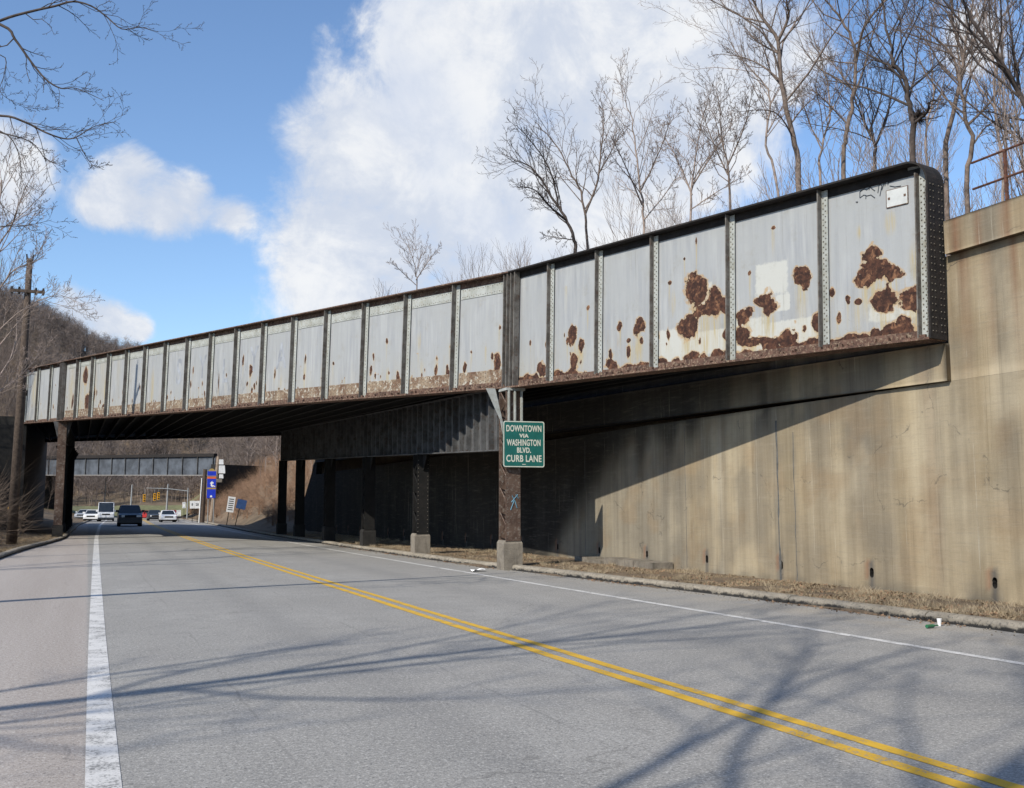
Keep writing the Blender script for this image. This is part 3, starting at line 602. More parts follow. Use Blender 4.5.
# ------------------------------------------------------------------ retaining wall and abutments
wall = thing('retaining_wall', 'tall stained tan concrete retaining wall and abutment right of the road', 'wall', (WX, 10, 0))
WEEP = [12.92+2.83*k for k in range(-8, 20)]; WEEP = [y for y in WEEP if y < 66]
def wall_face():
    r = .11; ys = np.arange(-15, 67.5, r); off = wall.location
    zs = np.arange(-.30, 3.75+r/2, r); zs[-1] = 3.74
    Y, Z = np.meshgrid(ys, zs, indexing='ij')
    keep = np.ones((len(ys)-1, len(zs)-1), bool); holes = []
    for wy in WEEP:
        i = int(round((wy-ys[0])/r)); j = int(np.argmin(abs(zs-.30)))
        keep[i-1:i+1, j:j+3] = False; holes.append((ys[i-1], ys[i+1], zs[j], zs[j+3]))
    return Y, Z, keep, holes, ys, zs
def wall_cols(Y, Z, holes):
    tan = np.array([.350, .278, .175]); light = np.array([.43, .365, .255]); grey = np.array([.165, .145, .115]); olive = np.array([.26, .232, .18])
    c = np.empty(Y.shape+(3,)); c[:] = tan
    def lay(col, m): c[:] = c*(1-m[..., None])+np.array(col)*m[..., None]
    lay(olive, sstep(Y, 21.9, 22.6)*.85)
    lay(light, .65*np.exp(-((Y-19.9)/1.5)**2)*(.6+.6*vnoise1(Y, 77, .5)))
    lay(light, .5*np.exp(-((Y-14.3)/.9)**2)*vnoise1(Y, 79, .4))
    wob = .10*(vnoise2(Y, Z, 5, 1.2, 1.4)-.5)
    for (cy, wd, st, col, zt) in ((17.15, .38, .55, grey, 9), (16.0, .5, .75, grey, 9), (15.35, .28, .55, grey, 9), (14.15, .16, .55, (.25, .13, .06), 9), (14.02, .12, .5, grey, 9), (13.5, .28, .45, grey, 9), (19.2, .22, .6, grey, 9),
            (20.6, .18, .5, grey, 9), (21.4, .3, .4, grey, 9), (23.3, .2, .35, grey, 9), (24.6, .4, .35, grey, 9), (18.2, .22, .45, (.30, .24, .14), 9), (16.6, .14, .4, light, 9), (17.5, .10, .5, light, 9), (22.9, .16, .4, light, 9), (12.6, .3, .25, grey, 9)):
        k = vnoise1(Z, int(cy*10), .9); lay(col, min(.95, st*1.25)*np.exp(-np.abs((Y-cy+wob)/wd)**3)*(.55+.45*k)*sstep(Z, -.3, 2.2+k*1.2)**.6)
    s = vnoise1(Y+wob, 91, .22)*vnoise1(Y, 92, 1.6); lay(grey, np.clip(s*1.5-.2, 0, .55)*sstep(Z, .2, 3.8))
    lay(grey*.55, np.clip((vnoise1(Y, 95, .35)-.45)*2.2, 0, .85)*sstep(Z, 3.0, 3.8)*sstep(Y, 15, 17.5)+.0*Z)
    for (cy, w, st) in ((18.62, .045, .8), (17.98, .02, .6), (22.35, .02, .6), (28.2, .02, .6), (38, .03, .6), (48, .03, .6), (8.5, .03, .6)): lay((.085, .083, .08), st*np.exp(-((Y-cy+.02*(vnoise1(Z, int(cy), .3)-.5))/w)**2))
    lay((.12, .105, .08), .6*np.clip((vnoise1(Y, 96, .6)*.32+.02-Z)/.12, 0, 1))
    pm = fbm2(Y, Z, 120, 1.1, 5); lay(grey, .45*np.clip((pm-.5)*5, 0, 1)); lay(light, .55*np.clip((.44-pm)*6, 0, 1)); lay((.27, .19, .11), .4*np.clip((fbm2(Y, Z, 140, .7, 4)-.56)*7, 0, 1))
    lay((.50, .46, .37), .6*np.clip((vnoise1(Y+wob, 150, .09)-.62)*3, 0, 1)*np.exp(-((Y-20.2)/1.2)**2)*vnoise1(Z, 151, .8))
    for cy, wd in ((13.25, .10), (12.75, .06), (12.2, .09), (11.3, .08), (9.8, .12)): lay((.17, .075, .04), .7*np.exp(-np.abs((Y-cy+wob*.6)/wd)**2)*sstep(Z, 3.2, 6.2))
    lay((.014, .013, .012), sstep(Y+np.clip(Z-1.7, -2, 2)*1.3, 27.0, 29.2)*(.90+.08*vnoise1(Y, 98, .8)))  # shade under the bridge, put into the wall colour as a dark layer
    lay((.035, .032, .028), .85*sstep(Z, 3.70, 3.76)*sstep(Y, 16.0, 19.5)*(.5+.5*vnoise1(Y, 99, .35))+0*Z)  # under-deck shade painted onto the upper block, broken up by noise
    lay((.03, .028, .024), .85*sstep(Z+.9*(vnoise1(Y, 103, .5)-.5), 1.9+np.clip(26.5-Y, 0, 12)*.20, 3.4+np.clip(26.5-Y, 0, 12)*.12)*sstep(Y, 17.5, 22))  # top-down staining, deepened to stand in for the girder's shade
    for (ya, yb, za, zb) in holes:
        cy = (ya+yb)/2
        lay((.28, .13, .07), .6*np.exp(-((Y-cy-.12)/.06)**2)*((Z < zb+.02) & (Z > za+.05))); lay((.10, .095, .09), .8*np.exp(-((Y-cy+.0)/.075)**2)*(Z < zb+.05)*(Z > -.2))
    return np.concatenate([c, np.ones(Y.shape+(1,))], -1)
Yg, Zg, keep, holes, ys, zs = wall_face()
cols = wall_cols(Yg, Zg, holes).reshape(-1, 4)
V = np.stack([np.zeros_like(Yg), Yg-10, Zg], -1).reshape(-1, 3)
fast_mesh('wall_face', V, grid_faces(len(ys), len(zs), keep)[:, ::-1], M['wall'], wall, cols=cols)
for hi, (ya, yb, za, zb) in enumerate(holes):
    cy, cz = (ya+yb)/2, (za+zb)/2; rr = random.Random(hi); w0 = .055*rr.uniform(.85, 1.1); n = 24; inner = []; outer = []
    for k in range(n):
        t = 2*PI*k/n; a, b = math.cos(t), math.sin(t)
        ix, iz = (w0*a, w0*b+.055) if b > 0 else (w0*max(-1, min(1, a*1.5)), .055+b*.13)
        inner.append((cy+ix*rr.uniform(.92, 1.08), cz-.02+iz)); q = 1/max(abs(a), abs(b)); outer.append((cy+a*q*(yb-ya)/2, cz+b*q*(zb-za)/2))
    V = np.array([(0, a-10, b) for a, b in outer]+[(.004, a-10, b) for a, b in inner]); C = wall_cols(V[:, 1]+10, V[:, 2], holes)
    fast_mesh('weep_hole_surround', V, np.array([(k, n+k, n+(k+1) % n, (k+1) % n) for k in range(n)]), M['wall'], wall, cols=C)
    m = MB(); m.add([(.004, a-10, b) for a, b in inner]+[(.40, a-10, b+.02) for a, b in inner], [(k, n+k, n+(k+1) % n, (k+1) % n) for k in range(n)]+[tuple(range(n, 2*n))]); m.build('weep_hole', M['hole'], wall)
def slab(name, y0, y1, za0, za1, zb0, zb1, x0, x1, parent=wall, res=.12):
    """block between x0 (face) and x1, bottom za, top zb (at y0,y1), coloured face"""
    ys = np.linspace(y0, y1, max(2, int((y1-y0)/res))); nz = 12; T, Q = np.meshgrid(ys, np.linspace(0, 1, nz), indexing='ij')
    k = (T-y0)/(y1-y0); Z = (za0*(1-k)+za1*k)*(1-Q)+(zb0*(1-k)+zb1*k)*Q
    front = np.stack([np.full_like(T, x0-WX), T-10, Z], -1).reshape(-1, 3); back = front.copy(); back[:, 0] = x1-WX; nv = len(front)
    idx = np.arange(nv).reshape(len(ys), nz); rim = np.array(list(idx[:, 0])+list(idx[-1, 1:])+list(idx[-2::-1, -1])+list(idx[0, -2:0:-1])); nx = np.roll(rim, -1)
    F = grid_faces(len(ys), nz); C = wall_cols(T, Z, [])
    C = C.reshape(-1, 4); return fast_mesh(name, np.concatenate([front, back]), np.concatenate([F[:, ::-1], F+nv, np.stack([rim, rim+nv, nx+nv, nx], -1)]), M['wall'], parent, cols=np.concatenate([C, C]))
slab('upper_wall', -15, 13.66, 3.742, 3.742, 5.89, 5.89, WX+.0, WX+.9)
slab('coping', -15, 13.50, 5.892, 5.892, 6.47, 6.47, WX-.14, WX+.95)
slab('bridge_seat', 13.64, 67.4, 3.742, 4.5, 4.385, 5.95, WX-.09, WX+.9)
slab('wing_wall', 67.42, 71.2, -.3, -.3, 4.9, 2.3, WX, WX+.6)
slab('backwall', 13.7, 67.3, 4.42, 5.97, 5.9, 7.3, WX+.05, WX+.88)
bk = MB(); bk.box(.42, .9, -25, 57.4, -.5, 3.74); bk.build('wall_core', M['conc'], wall)
def seam(y, z0, z1, w, seed):
    r = random.Random(seed); m = MB(); pts = []; z = z0; yy = y
    while z < z1:
        pts.append((yy+r.uniform(-.012, .012), z, w*r.uniform(.5, 1.2))); z += r.uniform(.12, .3)
    V = []
    for a, b, c in pts: V += [(-.003, a-10-c/2, b), (-.003, a-10+c/2, b), (.02, a-10+c/2, b), (.02, a-10-c/2, b)]
    F = [(i*4+k, i*4+(k+1) % 4, (i+1)*4+(k+1) % 4, (i+1)*4+k) for i in range(len(pts)-1) for k in range(4)]; m.add(V, F)
    m.build('joint_seam', simple('joint_mastic', (.10, .098, .092), .9, .3, 5), wall)
seam(18.58, .1, 3.70, .055, 1); seam(18.02, .12, 3.2, .018, 2); seam(22.3, .1, 3.7, .016, 3); seam(27.9, .1, 3.7, .02, 4); seam(8.0, .1, 5.8, .03, 5)
# footing blocks at the foot of the wall by the first column
m = MB(); r = random.Random(5)
y = 22.9
while y < 27.5:
    L = r.uniform(.5, 1.3); m.box(13.0-r.uniform(0, .15)-WX, 13.46-WX, y-10, y+L-10-.05, -.05, .17+r.uniform(0, .12)); y += L
m.build('broken_footing', M['conc'], wall)
left = thing('left_abutment', 'dark concrete abutment under the far left end of the bridge', 'wall', (-3.75, 66.0, 0))
m = MB(); m.hexa([(-1.2, 0, -.4), (0, 0, -.4), (0, 40, -.4), (-1.2, 40, -.4), (-1.2, 0, 6.79), (0, 0, 6.79), (0, 40, 7.95), (-1.2, 40, 7.95)]); m.build('abutment_wall', M['shadeconc'], left)
m = MB(); m.hexa([(-9, -3.2, -.4), (.35, -1.2, -.4), (.35, -.02, -.4), (-9, -2.0, -.4), (-9, -3.2, 5.6), (.35, -1.2, 6.28), (.35, -.02, 6.28), (-9, -2.0, 5.6)]); m.build('wing_wall', M['shadeconc'], left)
# pipe railing on the coping
rl = thing('pipe_railing', 'rusty two rail pipe railing on top of the retaining wall', 'railing', (13.75, 10, 6.47))
m = MB(); m.tube([(0, -25, .98), (0, 3.2, .98)], .02, 6); m.build('rail', M['railrust'], rl)
m = MB(); m.tube([(0, -25, .52), (0, 3.2, .52)], .02, 6); m.build('rail', M['railrust'], rl)
for y in (2.5, -.2, -2.9, -5.6, -8.3, -11):
    m = MB(); m.box(-.022, .022, y-.022, y+.022, 0, 1.0); m.box(-.07, .07, y-.07, y+.07, 0, .02); m.build('post', M['railrust'], rl)

# ------------------------------------------------------------------ green direction sign
def text(s, h, mat, parent, loc, rot, name='lettering', bold=.012, width=None, ext=.003):
    cu = bpy.data.curves.new('t', 'FONT'); cu.body = s; cu.size = h*1.38; cu.align_x = 'CENTER'; cu.align_y = 'CENTER'; cu.offset = bold; cu.extrude = ext; cu.space_character = 1.08
    t = bpy.data.objects.new('t', cu); COL.objects.link(t); bpy.context.view_layer.update()
    me = bpy.data.meshes.new_from_object(t.evaluated_get(bpy.context.evaluated_depsgraph_get())); bpy.data.objects.remove(t)
    co = np.empty(len(me.vertices)*3); me.vertices.foreach_get('co', co); co = co.reshape(-1, 3)
    if width: co[:, 0] *= width/(co[:, 0].max()-co[:, 0].min())
    me.vertices.foreach_set('co', co.ravel()); me.materials.clear(); me.materials.append(mat)
    o = bpy.data.objects.new(name, me); COL.objects.link(o); o.parent = parent; o.location = loc; o.rotation_euler = rot; return o
sp = at(524.8, 443.6, 27.25)
SW, SHh = 1.13, 1.21
sg = thing('direction_sign', 'green road sign reading DOWNTOWN VIA WASHINGTON BLVD. CURB LANE on the front column', 'sign', (sp[0]+.07, 25.40, sp[2]), math.radians(-6))
def rrect(w, h, r, n=5):
    return [(cx+r*math.cos(a), cz+r*math.sin(a)) for cx, cz, a0 in ((w/2-r, h/2-r, 0), (-w/2+r, h/2-r, PI/2), (-w/2+r, -h/2+r, PI), (w/2-r, -h/2+r, 1.5*PI)) for a in [a0+PI/2*k/n for k in range(n+1)]]
m = MB(); m.prism(rrect(SW, SHh, .06), 1, -.012, .012); m.build('sign_panel', M['signgreen'], sg)
m = MB(); o_, i_ = rrect(SW-.01, SHh-.01, .055), rrect(SW-.06, SHh-.06, .04); n = len(o_)
m.add([(x, -.0155, z) for x, z in o_]+[(x, -.0155, z) for x, z in i_]+[(x, -.0125, z) for x, z in o_]+[(x, -.0125, z) for x, z in i_], [(k, (k+1) % n, n+(k+1) % n, n+k) for k in range(n)]+[(k, 2*n+k, 2*n+(k+1) % n, (k+1) % n) for k in range(n)]); m.build('border', M['signwhite'], sg)
for s_, z, h, w in (('DOWNTOWN', .40, .165, .96), ('VIA', .215, .095, .26), ('WASHINGTON', .03, .165, .92), ('BLVD.', -.165, .135, .38), ('CURB LANE', -.385, .175, .96)):
    text(s_, h, M['signwhite'], sg, (0, -.014, z), (PI/2, 0, 0), width=w, bold=.006)
m = MB(); m.box(-.05, .05, -.0155, -.0125, -.535, -.52); m.build('maker_mark', M['signwhite'], sg)
for z in (.3, -.34): m = MB(); m.box(-.42, .2, .013, .05, z, z+.04); m.build('mounting_bar', M['steel'], sg)
# small blue scrawl on the front column
m = MB()
for st in ([(-.1, 1.75), (.08, 1.95)], [(-.08, 1.92), (.0, 1.78), (.06, 1.6)], [(-.12, 1.55), (-.02, 1.8)], [(.02, 1.95), (.1, 1.85)]):
    m.tube([(10.33+x, 25.548, z) for x, z in st], .012, 4)
m.build('graffiti', simple('blue_spray_paint', (.10, .22, .30), .7), [c for c in bridge.children if c.name == 'column'][0])

# ------------------------------------------------------------------ trees
def grow(out, p, d, L, r, level, maxl, rng, up=.12, spread=.6, kids=(5, 6, 5, 4), wob=.16, ratio=.55, minr=.006, crook=1.):
    n = max(3, int(5-level*.5)); pts = [p.copy()]; rad = [r]; dirs = [d.copy()]; q = p.copy(); dd = d.copy(); rend = max(minr, r*(.28 if level else .32))
    for i in range(n):
        dd = dd+rng.normal(0, wob*crook, 3)+np.array([0, 0, up*(1 if level else .3)]); dd /= np.linalg.norm(dd)
        q = q+dd*L/n; pts.append(q.copy()); dirs.append(dd.copy()); rad.append(r+(rend-r)*(i+1)/n)
    out.append((pts, rad, level))
    if level >= maxl: return
    branches_from(out, pts, rad, dirs, L, level, maxl, rng, up, spread, kids, wob, ratio, minr, crook)
def branches_from(out, pts, rad, dirs, L, level, maxl, rng, up, spread, kids, wob, ratio, minr, crook=1., t0=.25):
    k = kids[min(level, len(kids)-1)]; n = len(pts)-1; ph = rng.uniform(0, 2*PI)
    for j in range(k):
        t = t0+(1-t0)*(j+rng.uniform(.2, .9))/k; t = min(t, .98); i = min(int(t*n), n-1); f = t*n-i
        P = pts[i]*(1-f)+pts[i+1]*f; D = dirs[min(i+1, n)]; R = rad[i]*(1-f)+rad[i+1]*f
        a = np.cross(D, [0, 0, 1.]) if abs(D[2]) < .95 else np.array([1., 0, 0]); a /= np.linalg.norm(a); b = np.cross(D, a)
        ph += 2.4+rng.uniform(-.5, .5); ang = spread*rng.uniform(.7, 1.35)
        nd = D*math.cos(ang)+(a*math.cos(ph)+b*math.sin(ph))*math.sin(ang); nd /= np.linalg.norm(nd)
        grow(out, P, nd, L*ratio*rng.uniform(.65, 1.15)*(1.15-.45*t), max(minr, R*rng.uniform(.38, .6)), level+1, maxl, rng, up, spread, kids, wob, ratio, minr, crook)
def tubes(branches, sides_by_level=(7, 5, 3, 3, 3)):
    """vectorised: one quad-mesh from many branches"""
    Vs, Fs, n0 = [], [], 0
    for pts, rad, lv in branches:
        s = sides_by_level[min(lv, len(sides_by_level)-1)]; P = np.array(pts); R = np.array(rad)
        D = np.gradient(P, axis=0); D /= (np.linalg.norm(D, axis=1, keepdims=True)+1e-9)
        a = np.array([.31, .17, .93]) if abs(D[0][2]) < .8 else np.array([.95, .2, .1]); A = np.cross(D, a); A /= (np.linalg.norm(A, axis=1, keepdims=True)+1e-9); B = np.cross(D, A)
        t = 2*PI*np.arange(s)/s
        V = P[:, None]+R[:, None, None]*(A[:, None]*np.cos(t)[None, :, None]+B[:, None]*np.sin(t)[None, :, None]); Vs.append(V.reshape(-1, 3))
        n = len(P); i, k = np.meshgrid(np.arange(n-1), np.arange(s), indexing='ij'); k2 = (k+1) % s
        Fs.append((np.stack([i*s+k, i*s+k2, (i+1)*s+k2, (i+1)*s+k], -1).reshape(-1, 4))+n0); n0 += n*s
    return np.concatenate(Vs), np.concatenate(Fs)
def smooth_line(P, n=4):
    P = np.array(P, float); out = []
    for i in range(len(P)-1):
        p0, p1, p2, p3 = P[max(i-1, 0)], P[i], P[i+1], P[min(i+2, len(P)-1)]
        for k in range(n):
            t = k/n; out.append(.5*((2*p1)+(p2-p0)*t+(2*p0-5*p1+4*p2-p3)*t*t+(3*p1-p0-3*p2+p3)*t**3))
    out.append(P[-1]); return np.array(out)
def traced_tree(limbs, D, label, name='bare_tree', r=.16, group='bare trees on the bank above the bridge', seed=1, kids=(17, 7, 4), bark='bark', maxl=3, depthvar=1.5, ratio=.36, spread=.66, top=None, twr=.005, up=.10, crook=1.2, lenscale=1.):
    """limbs: polylines in survey pixels, first is the trunk; each gets its own depth drift so the crown has volume"""
    rng = np.random.default_rng(seed); base = None; trunk_b = []; crown_b = []
    for li, (px, r0) in enumerate(limbs):
        r0 = r0*.68
        n = len(px); dv = rng.normal(0, depthvar) if li else 0
        pts = [at(x, y, D+dv*(i/(n-1))**1.0) for i, (x, y) in enumerate(px)]
        if li == 0:
            g = pts[0].copy(); g[2] = float(height(g[0:1], g[1:2])[0])-.3; base = g
            lean = (pts[0]-pts[1]); 
            if pts[0][2] > g[2]+.3: pts = [g]+pts
        P = smooth_line(pts); L = np.linalg.norm(np.diff(P, axis=0), axis=1).sum()
        P[1:-1] += rng.normal(0, .012*crook, (len(P)-2, 3))*L/8
        R = r0*(1-.78*np.linspace(0, 1, len(P))**1.1); d = np.gradient(P, axis=0); d /= np.linalg.norm(d, axis=1, keepdims=True)
        (trunk_b if li == 0 else crown_b).append((list(P), list(R), 0))
        branches_from(crown_b, list(P), list(R), list(d), L*(.9 if li == 0 else 1.05)*lenscale, 0, maxl, rng, up, spread, kids, .16, ratio, twr, crook, t0=.35 if li == 0 else .12)
    t = thing(name, label, 'tree', tuple(base), 0, group)
    for nm, br in (('trunk', trunk_b), ('crown', crown_b)):
        V, F = tubes(br); fast_mesh(nm, V-base, F, M[bark], t, smooth=True)
    return t
def K(pts): return [(600+x/2.415, y/2.415) for x, y in pts]
TG = [
 ([(K([(480,440),(465,330),(440,200),(430,100),(390,40),(370,0),(350,-50)]), .17), (K([(430,100),(455,40),(450,0),(460,-60)]), .09), (K([(440,200),(400,165),(350,140),(290,130)]), .06), (K([(465,330),(420,270),(330,270)]), .05), (K([(433,130),(380,100),(345,60)]), .06), (K([(460,300),(500,250),(550,215)]), .05)], 38, 'tall bare tree with a slightly curved grey trunk behind the second girder panel', 'bark', 1),
 ([(K([(590,420),(595,330),(610,240),(618,150),(600,80),(570,30),(545,0),(530,-60)]), .14), (K([(618,150),(640,60),(690,0),(720,-60)]), .09), (K([(612,220),(560,150),(520,110)]), .05), (K([(598,300),(540,240),(500,210)]), .05)], 40, 'tall bare tree forking high in a V just left of the knobbly tree', 'bark', 2),
 ([(K([(755,390),(757,300),(745,250),(735,190),(708,155),(703,120),(690,60),(680,0)]), .17), (K([(757,300),(790,270),(798,245),(830,240)]), .09), (K([(745,250),(760,180),(770,100),(800,20)]), .06), (K([(735,190),(700,170),(660,160)]), .05)], 36, 'dark knobbly bare tree with a kinked trunk and a twig clump in its fork', 'barkdark', 3),
 ([(K([(665,420),(665,350),(640,300),(620,250),(600,200)]), .12), (K([(665,350),(690,290),(705,220),(710,160)]), .09), (K([(650,320),(680,230),(670,150)]), .06)], 42, 'smaller bare tree splitting low in two, between the V forked tree and the knobbly tree', 'barkdark', 4),
 ([(K([(835,430),(845,300),(870,200),(877,150),(862,90),(850,60),(850,0),(840,-50)]), .14), (K([(870,200),(820,150),(790,100)]), .06), (K([(877,150),(910,80),(930,0)]), .07)], 37, 'bare tree with a bowed trunk rising behind the rounded end of the girder', 'bark', 5),
 ([(K([(885,450),(900,350),(880,270),(870,180),(885,100),(900,0),(905,-60)]), .13), (K([(890,300),(940,250),(980,190),(1024,150)]), .07), (K([(872,190),(840,120),(780,70),(740,60)]), .06), (K([(900,350),(940,300),(1010,280)]), .05)], 34, 'reddish grey bare tree standing just behind the near end of the pipe railing', 'bark', 6),
 ([([(1075, 250), (1050, 180), (1020, 95), (985, 40), (962, 0), (950, -40)], .15), ([(1020, 95), (1000, 60), (955, 15), (930, -20)], .08), ([(1040, 150), (990, 120), (960, 95)], .06), ([(1050,180),(1075,100),(1060,0)], .08), ([(1020, 95), (1012, 40), (1005, -20)], .07)], 29, 'leaning bare tree whose long limbs reach in at the top right corner', 'barkdark', 7),
 ([(K([(430,470),(400,350),(412,250),(385,190),(330,130),(310,90)]), .09), (K([(405,320),(440,260),(480,230)]), .05), (K([(412,250),(440,200),(470,180)]), .04)], 44, 'slim crooked bare tree just left of the tall curved trunk', 'barklight', 8),
 ([([(575, 262), (574, 240), (565, 217), (552, 198), (541, 178), (527, 165), (514, 160)], .17), ([(566, 220), (548, 205), (535, 190), (520, 186)], .09), ([(558, 205), (550, 170), (530, 140), (516, 125)], .08), ([(574, 240), (560, 238), (543, 235)], .05)], 58, 'broad dark bare tree leaning left, leftmost big tree behind the girder', 'barkdark', 9),
 ([([(588, 258), (585, 215), (580, 190), (570, 170), (552, 140), (535, 122)], .13), ([(585, 215), (598, 180), (601, 150), (604, 120), (600, 98)], .10), ([(598, 175), (612, 150), (622, 130)], .06)], 60, 'bare tree with steep limbs right of the broad left leaning tree', 'bark', 10),
 ([([(645, 240), (642, 200), (637, 160), (632, 120), (625, 100)], .12), ([(642, 205), (625, 165), (610, 135)], .07), ([(641, 190), (660, 150), (672, 115)], .07), ([(644, 220), (668, 190), (690, 150)], .06)], 56, 'fan shaped bare tree behind the fourth girder panel', 'barklight', 11),
 ([([(690, 225), (693, 180), (698, 140), (705, 110)], .11), ([(692, 195), (675, 155), (660, 130)], .07), ([(693, 185), (715, 150), (735, 120)], .07), ([(690, 210), (720, 190), (745, 175)], .05)], 54, 'fan shaped bare tree with pale twigs between the fan tree and the slim crooked tree', 'barklight', 12),
 ([([(730, 210), (728, 170), (722, 130), (718, 95)], .10), ([(728, 175), (712, 140), (700, 105)], .06), ([(728, 165), (745, 125), (752, 90)], .06)], 50, 'narrow upright bare tree behind the third girder panel', 'bark', 13),
 ([([(417, 300), (416, 275), (413, 258), (408, 244)], .09), ([(416, 280), (428, 262), (440, 246)], .06), ([(416, 285), (400, 270), (390, 262)], .05)], 80, 'small bare bush poking above the girder left of the middle splice', 'barklight', 14),
 ([([(820, 190), (822, 150), (830, 110), (824, 70), (812, 30)], .10), ([(822, 150), (808, 120), (800, 90)], .05), ([(826, 120), (842, 90), (850, 60)], .05)], 46, 'thin pale bare tree between the tall curved trunk and the V forked tree', 'barklight', 15),
 ([([(-14, 540), (-13, 420), (-9, 320), (-4, 240), (2, 180)], .13), ([(-10, 340), (12, 318), (40, 300), (62, 296), (84, 305)], .035), ([(-8, 300), (14, 270), (34, 262), (44, 240)], .04), ([(-5, 250), (12, 225), (20, 200), (34, 172)], .04), ([(-12, 400), (8, 385), (24, 372), (46, 345)], .025)], 34, 'pale bare tree at the left edge with limbs crossing in front of the utility pole', 'barklight', 18),
 ([([(1003, 215), (1000, 150), (994, 90), (1002, 40), (998, -20)], .12), ([(1000, 150), (1018, 110), (1030, 60)], .06), ([(996, 110), (975, 80), (965, 50)], .06)], 45, 'grey bare tree standing behind the railing at the right edge', 'barklight', 16),
 ([([(928, 180), (926, 130), (934, 90), (930, 40), (936, -10)], .10), ([(926, 130), (940, 100), (945, 70)], .05)], 47, 'thin bare tree behind the rounded girder corner', 'barklight', 17),
]
for limbs, D, lab, bark, sd in TG: traced_tree(limbs, D, lab, bark=bark, seed=sd+40, lenscale=(.5 if sd == 14 else .68 if 9 <= sd <= 13 else .95), group=('bare trees along the left kerb' if sd == 18 else 'bare trees on the bank above the bridge'), twr=.005 if D < 50 else .008)
# twig clump in the fork of the knobbly tree
kn = [o for o in COL.objects if o.get('label', '').startswith('dark knobbly')][0]
rng = np.random.default_rng(5); c = at(917, 117, 36); br = []
for k in range(140):
    d = rng.normal(size=3); d /= np.linalg.norm(d); br.append(([c+d*.05, c+d*rng.uniform(.2, .5)+rng.normal(0, .08, 3)], [.014, .006], 3))
V, F = tubes(br); fast_mesh('nest', V-np.array(kn.location), F, M['barkdark'], kn)
# overhanging limbs at the top left belong to a tree beside the left kerb, outside the picture
def K1(pts): return [(x/3.283, y/3.283) for x, y in pts]
base_l = at(-150, 300, 17)
limbsL = [([(-190, 560), (-180, 400), (-150, 250), (-110, 120), (-80, 0), (-60, -120)], .2),
 ([(-110, 120), (-50, 45)]+K1([(0,68),(100,38),(180,20),(240,5),(300,20),(350,55),(400,95),(460,90),(520,105)]), .026),
 ([(-80, 0)]+K1([(0,80),(50,130),(100,200),(150,260),(200,290),(250,290),(340,330)]), .026),
 ([(-140, 200), (-60, 120)]+K1([(0,380),(80,400),(150,435),(210,455),(250,450),(310,415),(380,400)]), .024),
 ([(-60, 120)]+K1([(0,430),(60,500),(75,600),(130,680)]), .013), (K1([(0,435),(100,465),(150,520),(210,550)]), .012), (K1([(250,450),(280,510),(310,545),(355,540)]), .008),
 ([(-150, 250), (-60, 240)]+K1([(0,745),(80,742),(170,722)]), .016), ([(-60, 60)]+K1([(0,180),(15,240),(0,300),(60,340),(130,350)]), .009)]
def tree_left():
    rng = np.random.default_rng(77); D = 16; trunk, crown = [], []
    for li, (px, r0) in enumerate(limbsL):
        pts = [at(x, y, D) for x, y in px]; P = smooth_line(pts); R = r0*(1-.85*np.linspace(0, 1, len(P))); L = np.linalg.norm(np.diff(P, axis=0), axis=1).sum()
        d = np.gradient(P, axis=0); d /= np.linalg.norm(d, axis=1, keepdims=True)
        (trunk if li == 0 else crown).append((list(P), list(R), 0))
        if li: branches_from(crown, list(P), list(R), list(d), L*.75, 1, 4, rng, .05, .6, (9, 15, 7, 4), .2, .26, .0025, 1.3, t0=.25)
    b = trunk[0][0][0].copy(); b[2] = float(height(b[:1], b[1:2])[0])
    t = thing('bare_tree', 'bare tree whose long dark twiggy limbs hang in at the top left corner', 'tree', tuple(b), 0, 'bare trees along the left kerb')
    for nm, br in (('trunk', trunk), ('crown', crown)): V, F = tubes(br); fast_mesh(nm, V-b, F, M['barkdark'], t, smooth=True)
tree_left()
def generic_branches(H, seed, maxl=3, kids=(11, 6, 5), r=.16, spread=.6, up=.14, ratio=.42, minr=.006, wob=.13, t0=.3):
    rng = np.random.default_rng(seed); n = 8; P = [np.zeros(3)]; d = np.array([0, 0, 1.])
    D = [d.copy()]
    for i in range(n): d = d+rng.normal(0, .10, 3); d[2] = max(d[2], .6); d /= np.linalg.norm(d); P.append(P[-1]+d*H/n); D.append(d.copy())
    R = list(r*(1-.82*np.linspace(0, 1, n+1))); out = []
    branches_from(out, P, R, D, H, 0, maxl, rng, up, spread, kids, wob, ratio, minr, 1.0, t0=t0); return (P, R, 0), out
# roadside trees standing left of and behind the viewpoint: their branch shadows lie on the road
def kerb_tree(x, y, H, seed, label, r=.2, **kw):
    tr, out = generic_branches(H, seed, r=r, **kw); z = float(height(np.array([x]), np.array([y]))[0])
    t = thing('bare_tree', label, 'tree', (x, y, z-.1), 0, 'bare trees along the left kerb')
    V, F = tubes([tr]); fast_mesh('trunk', V, F, M['bark'], t, smooth=True); V, F = tubes(out, (5, 4, 3, 3)); fast_mesh('crown', V, F, M['bark'], t)
kerb_tree(-7.5, -.5, 18, 101, 'large bare roadside tree left of the viewpoint', .20, kids=(18, 8, 6), minr=.008, ratio=.42)
kerb_tree(-8, -7, 16, 102, 'large bare roadside tree behind the viewpoint', .18, kids=(16, 7, 6), minr=.008, ratio=.36)
kerb_tree(-10.5, 4.5, 17, 103, 'tall bare tree on the left verge before the pole', .17, kids=(16, 8, 6), minr=.007, ratio=.42)
kerb_tree(-14, 24, 15, 104, 'bare tree set back on the left verge', .16, kids=(12, 6, 5), minr=.008, ratio=.36)
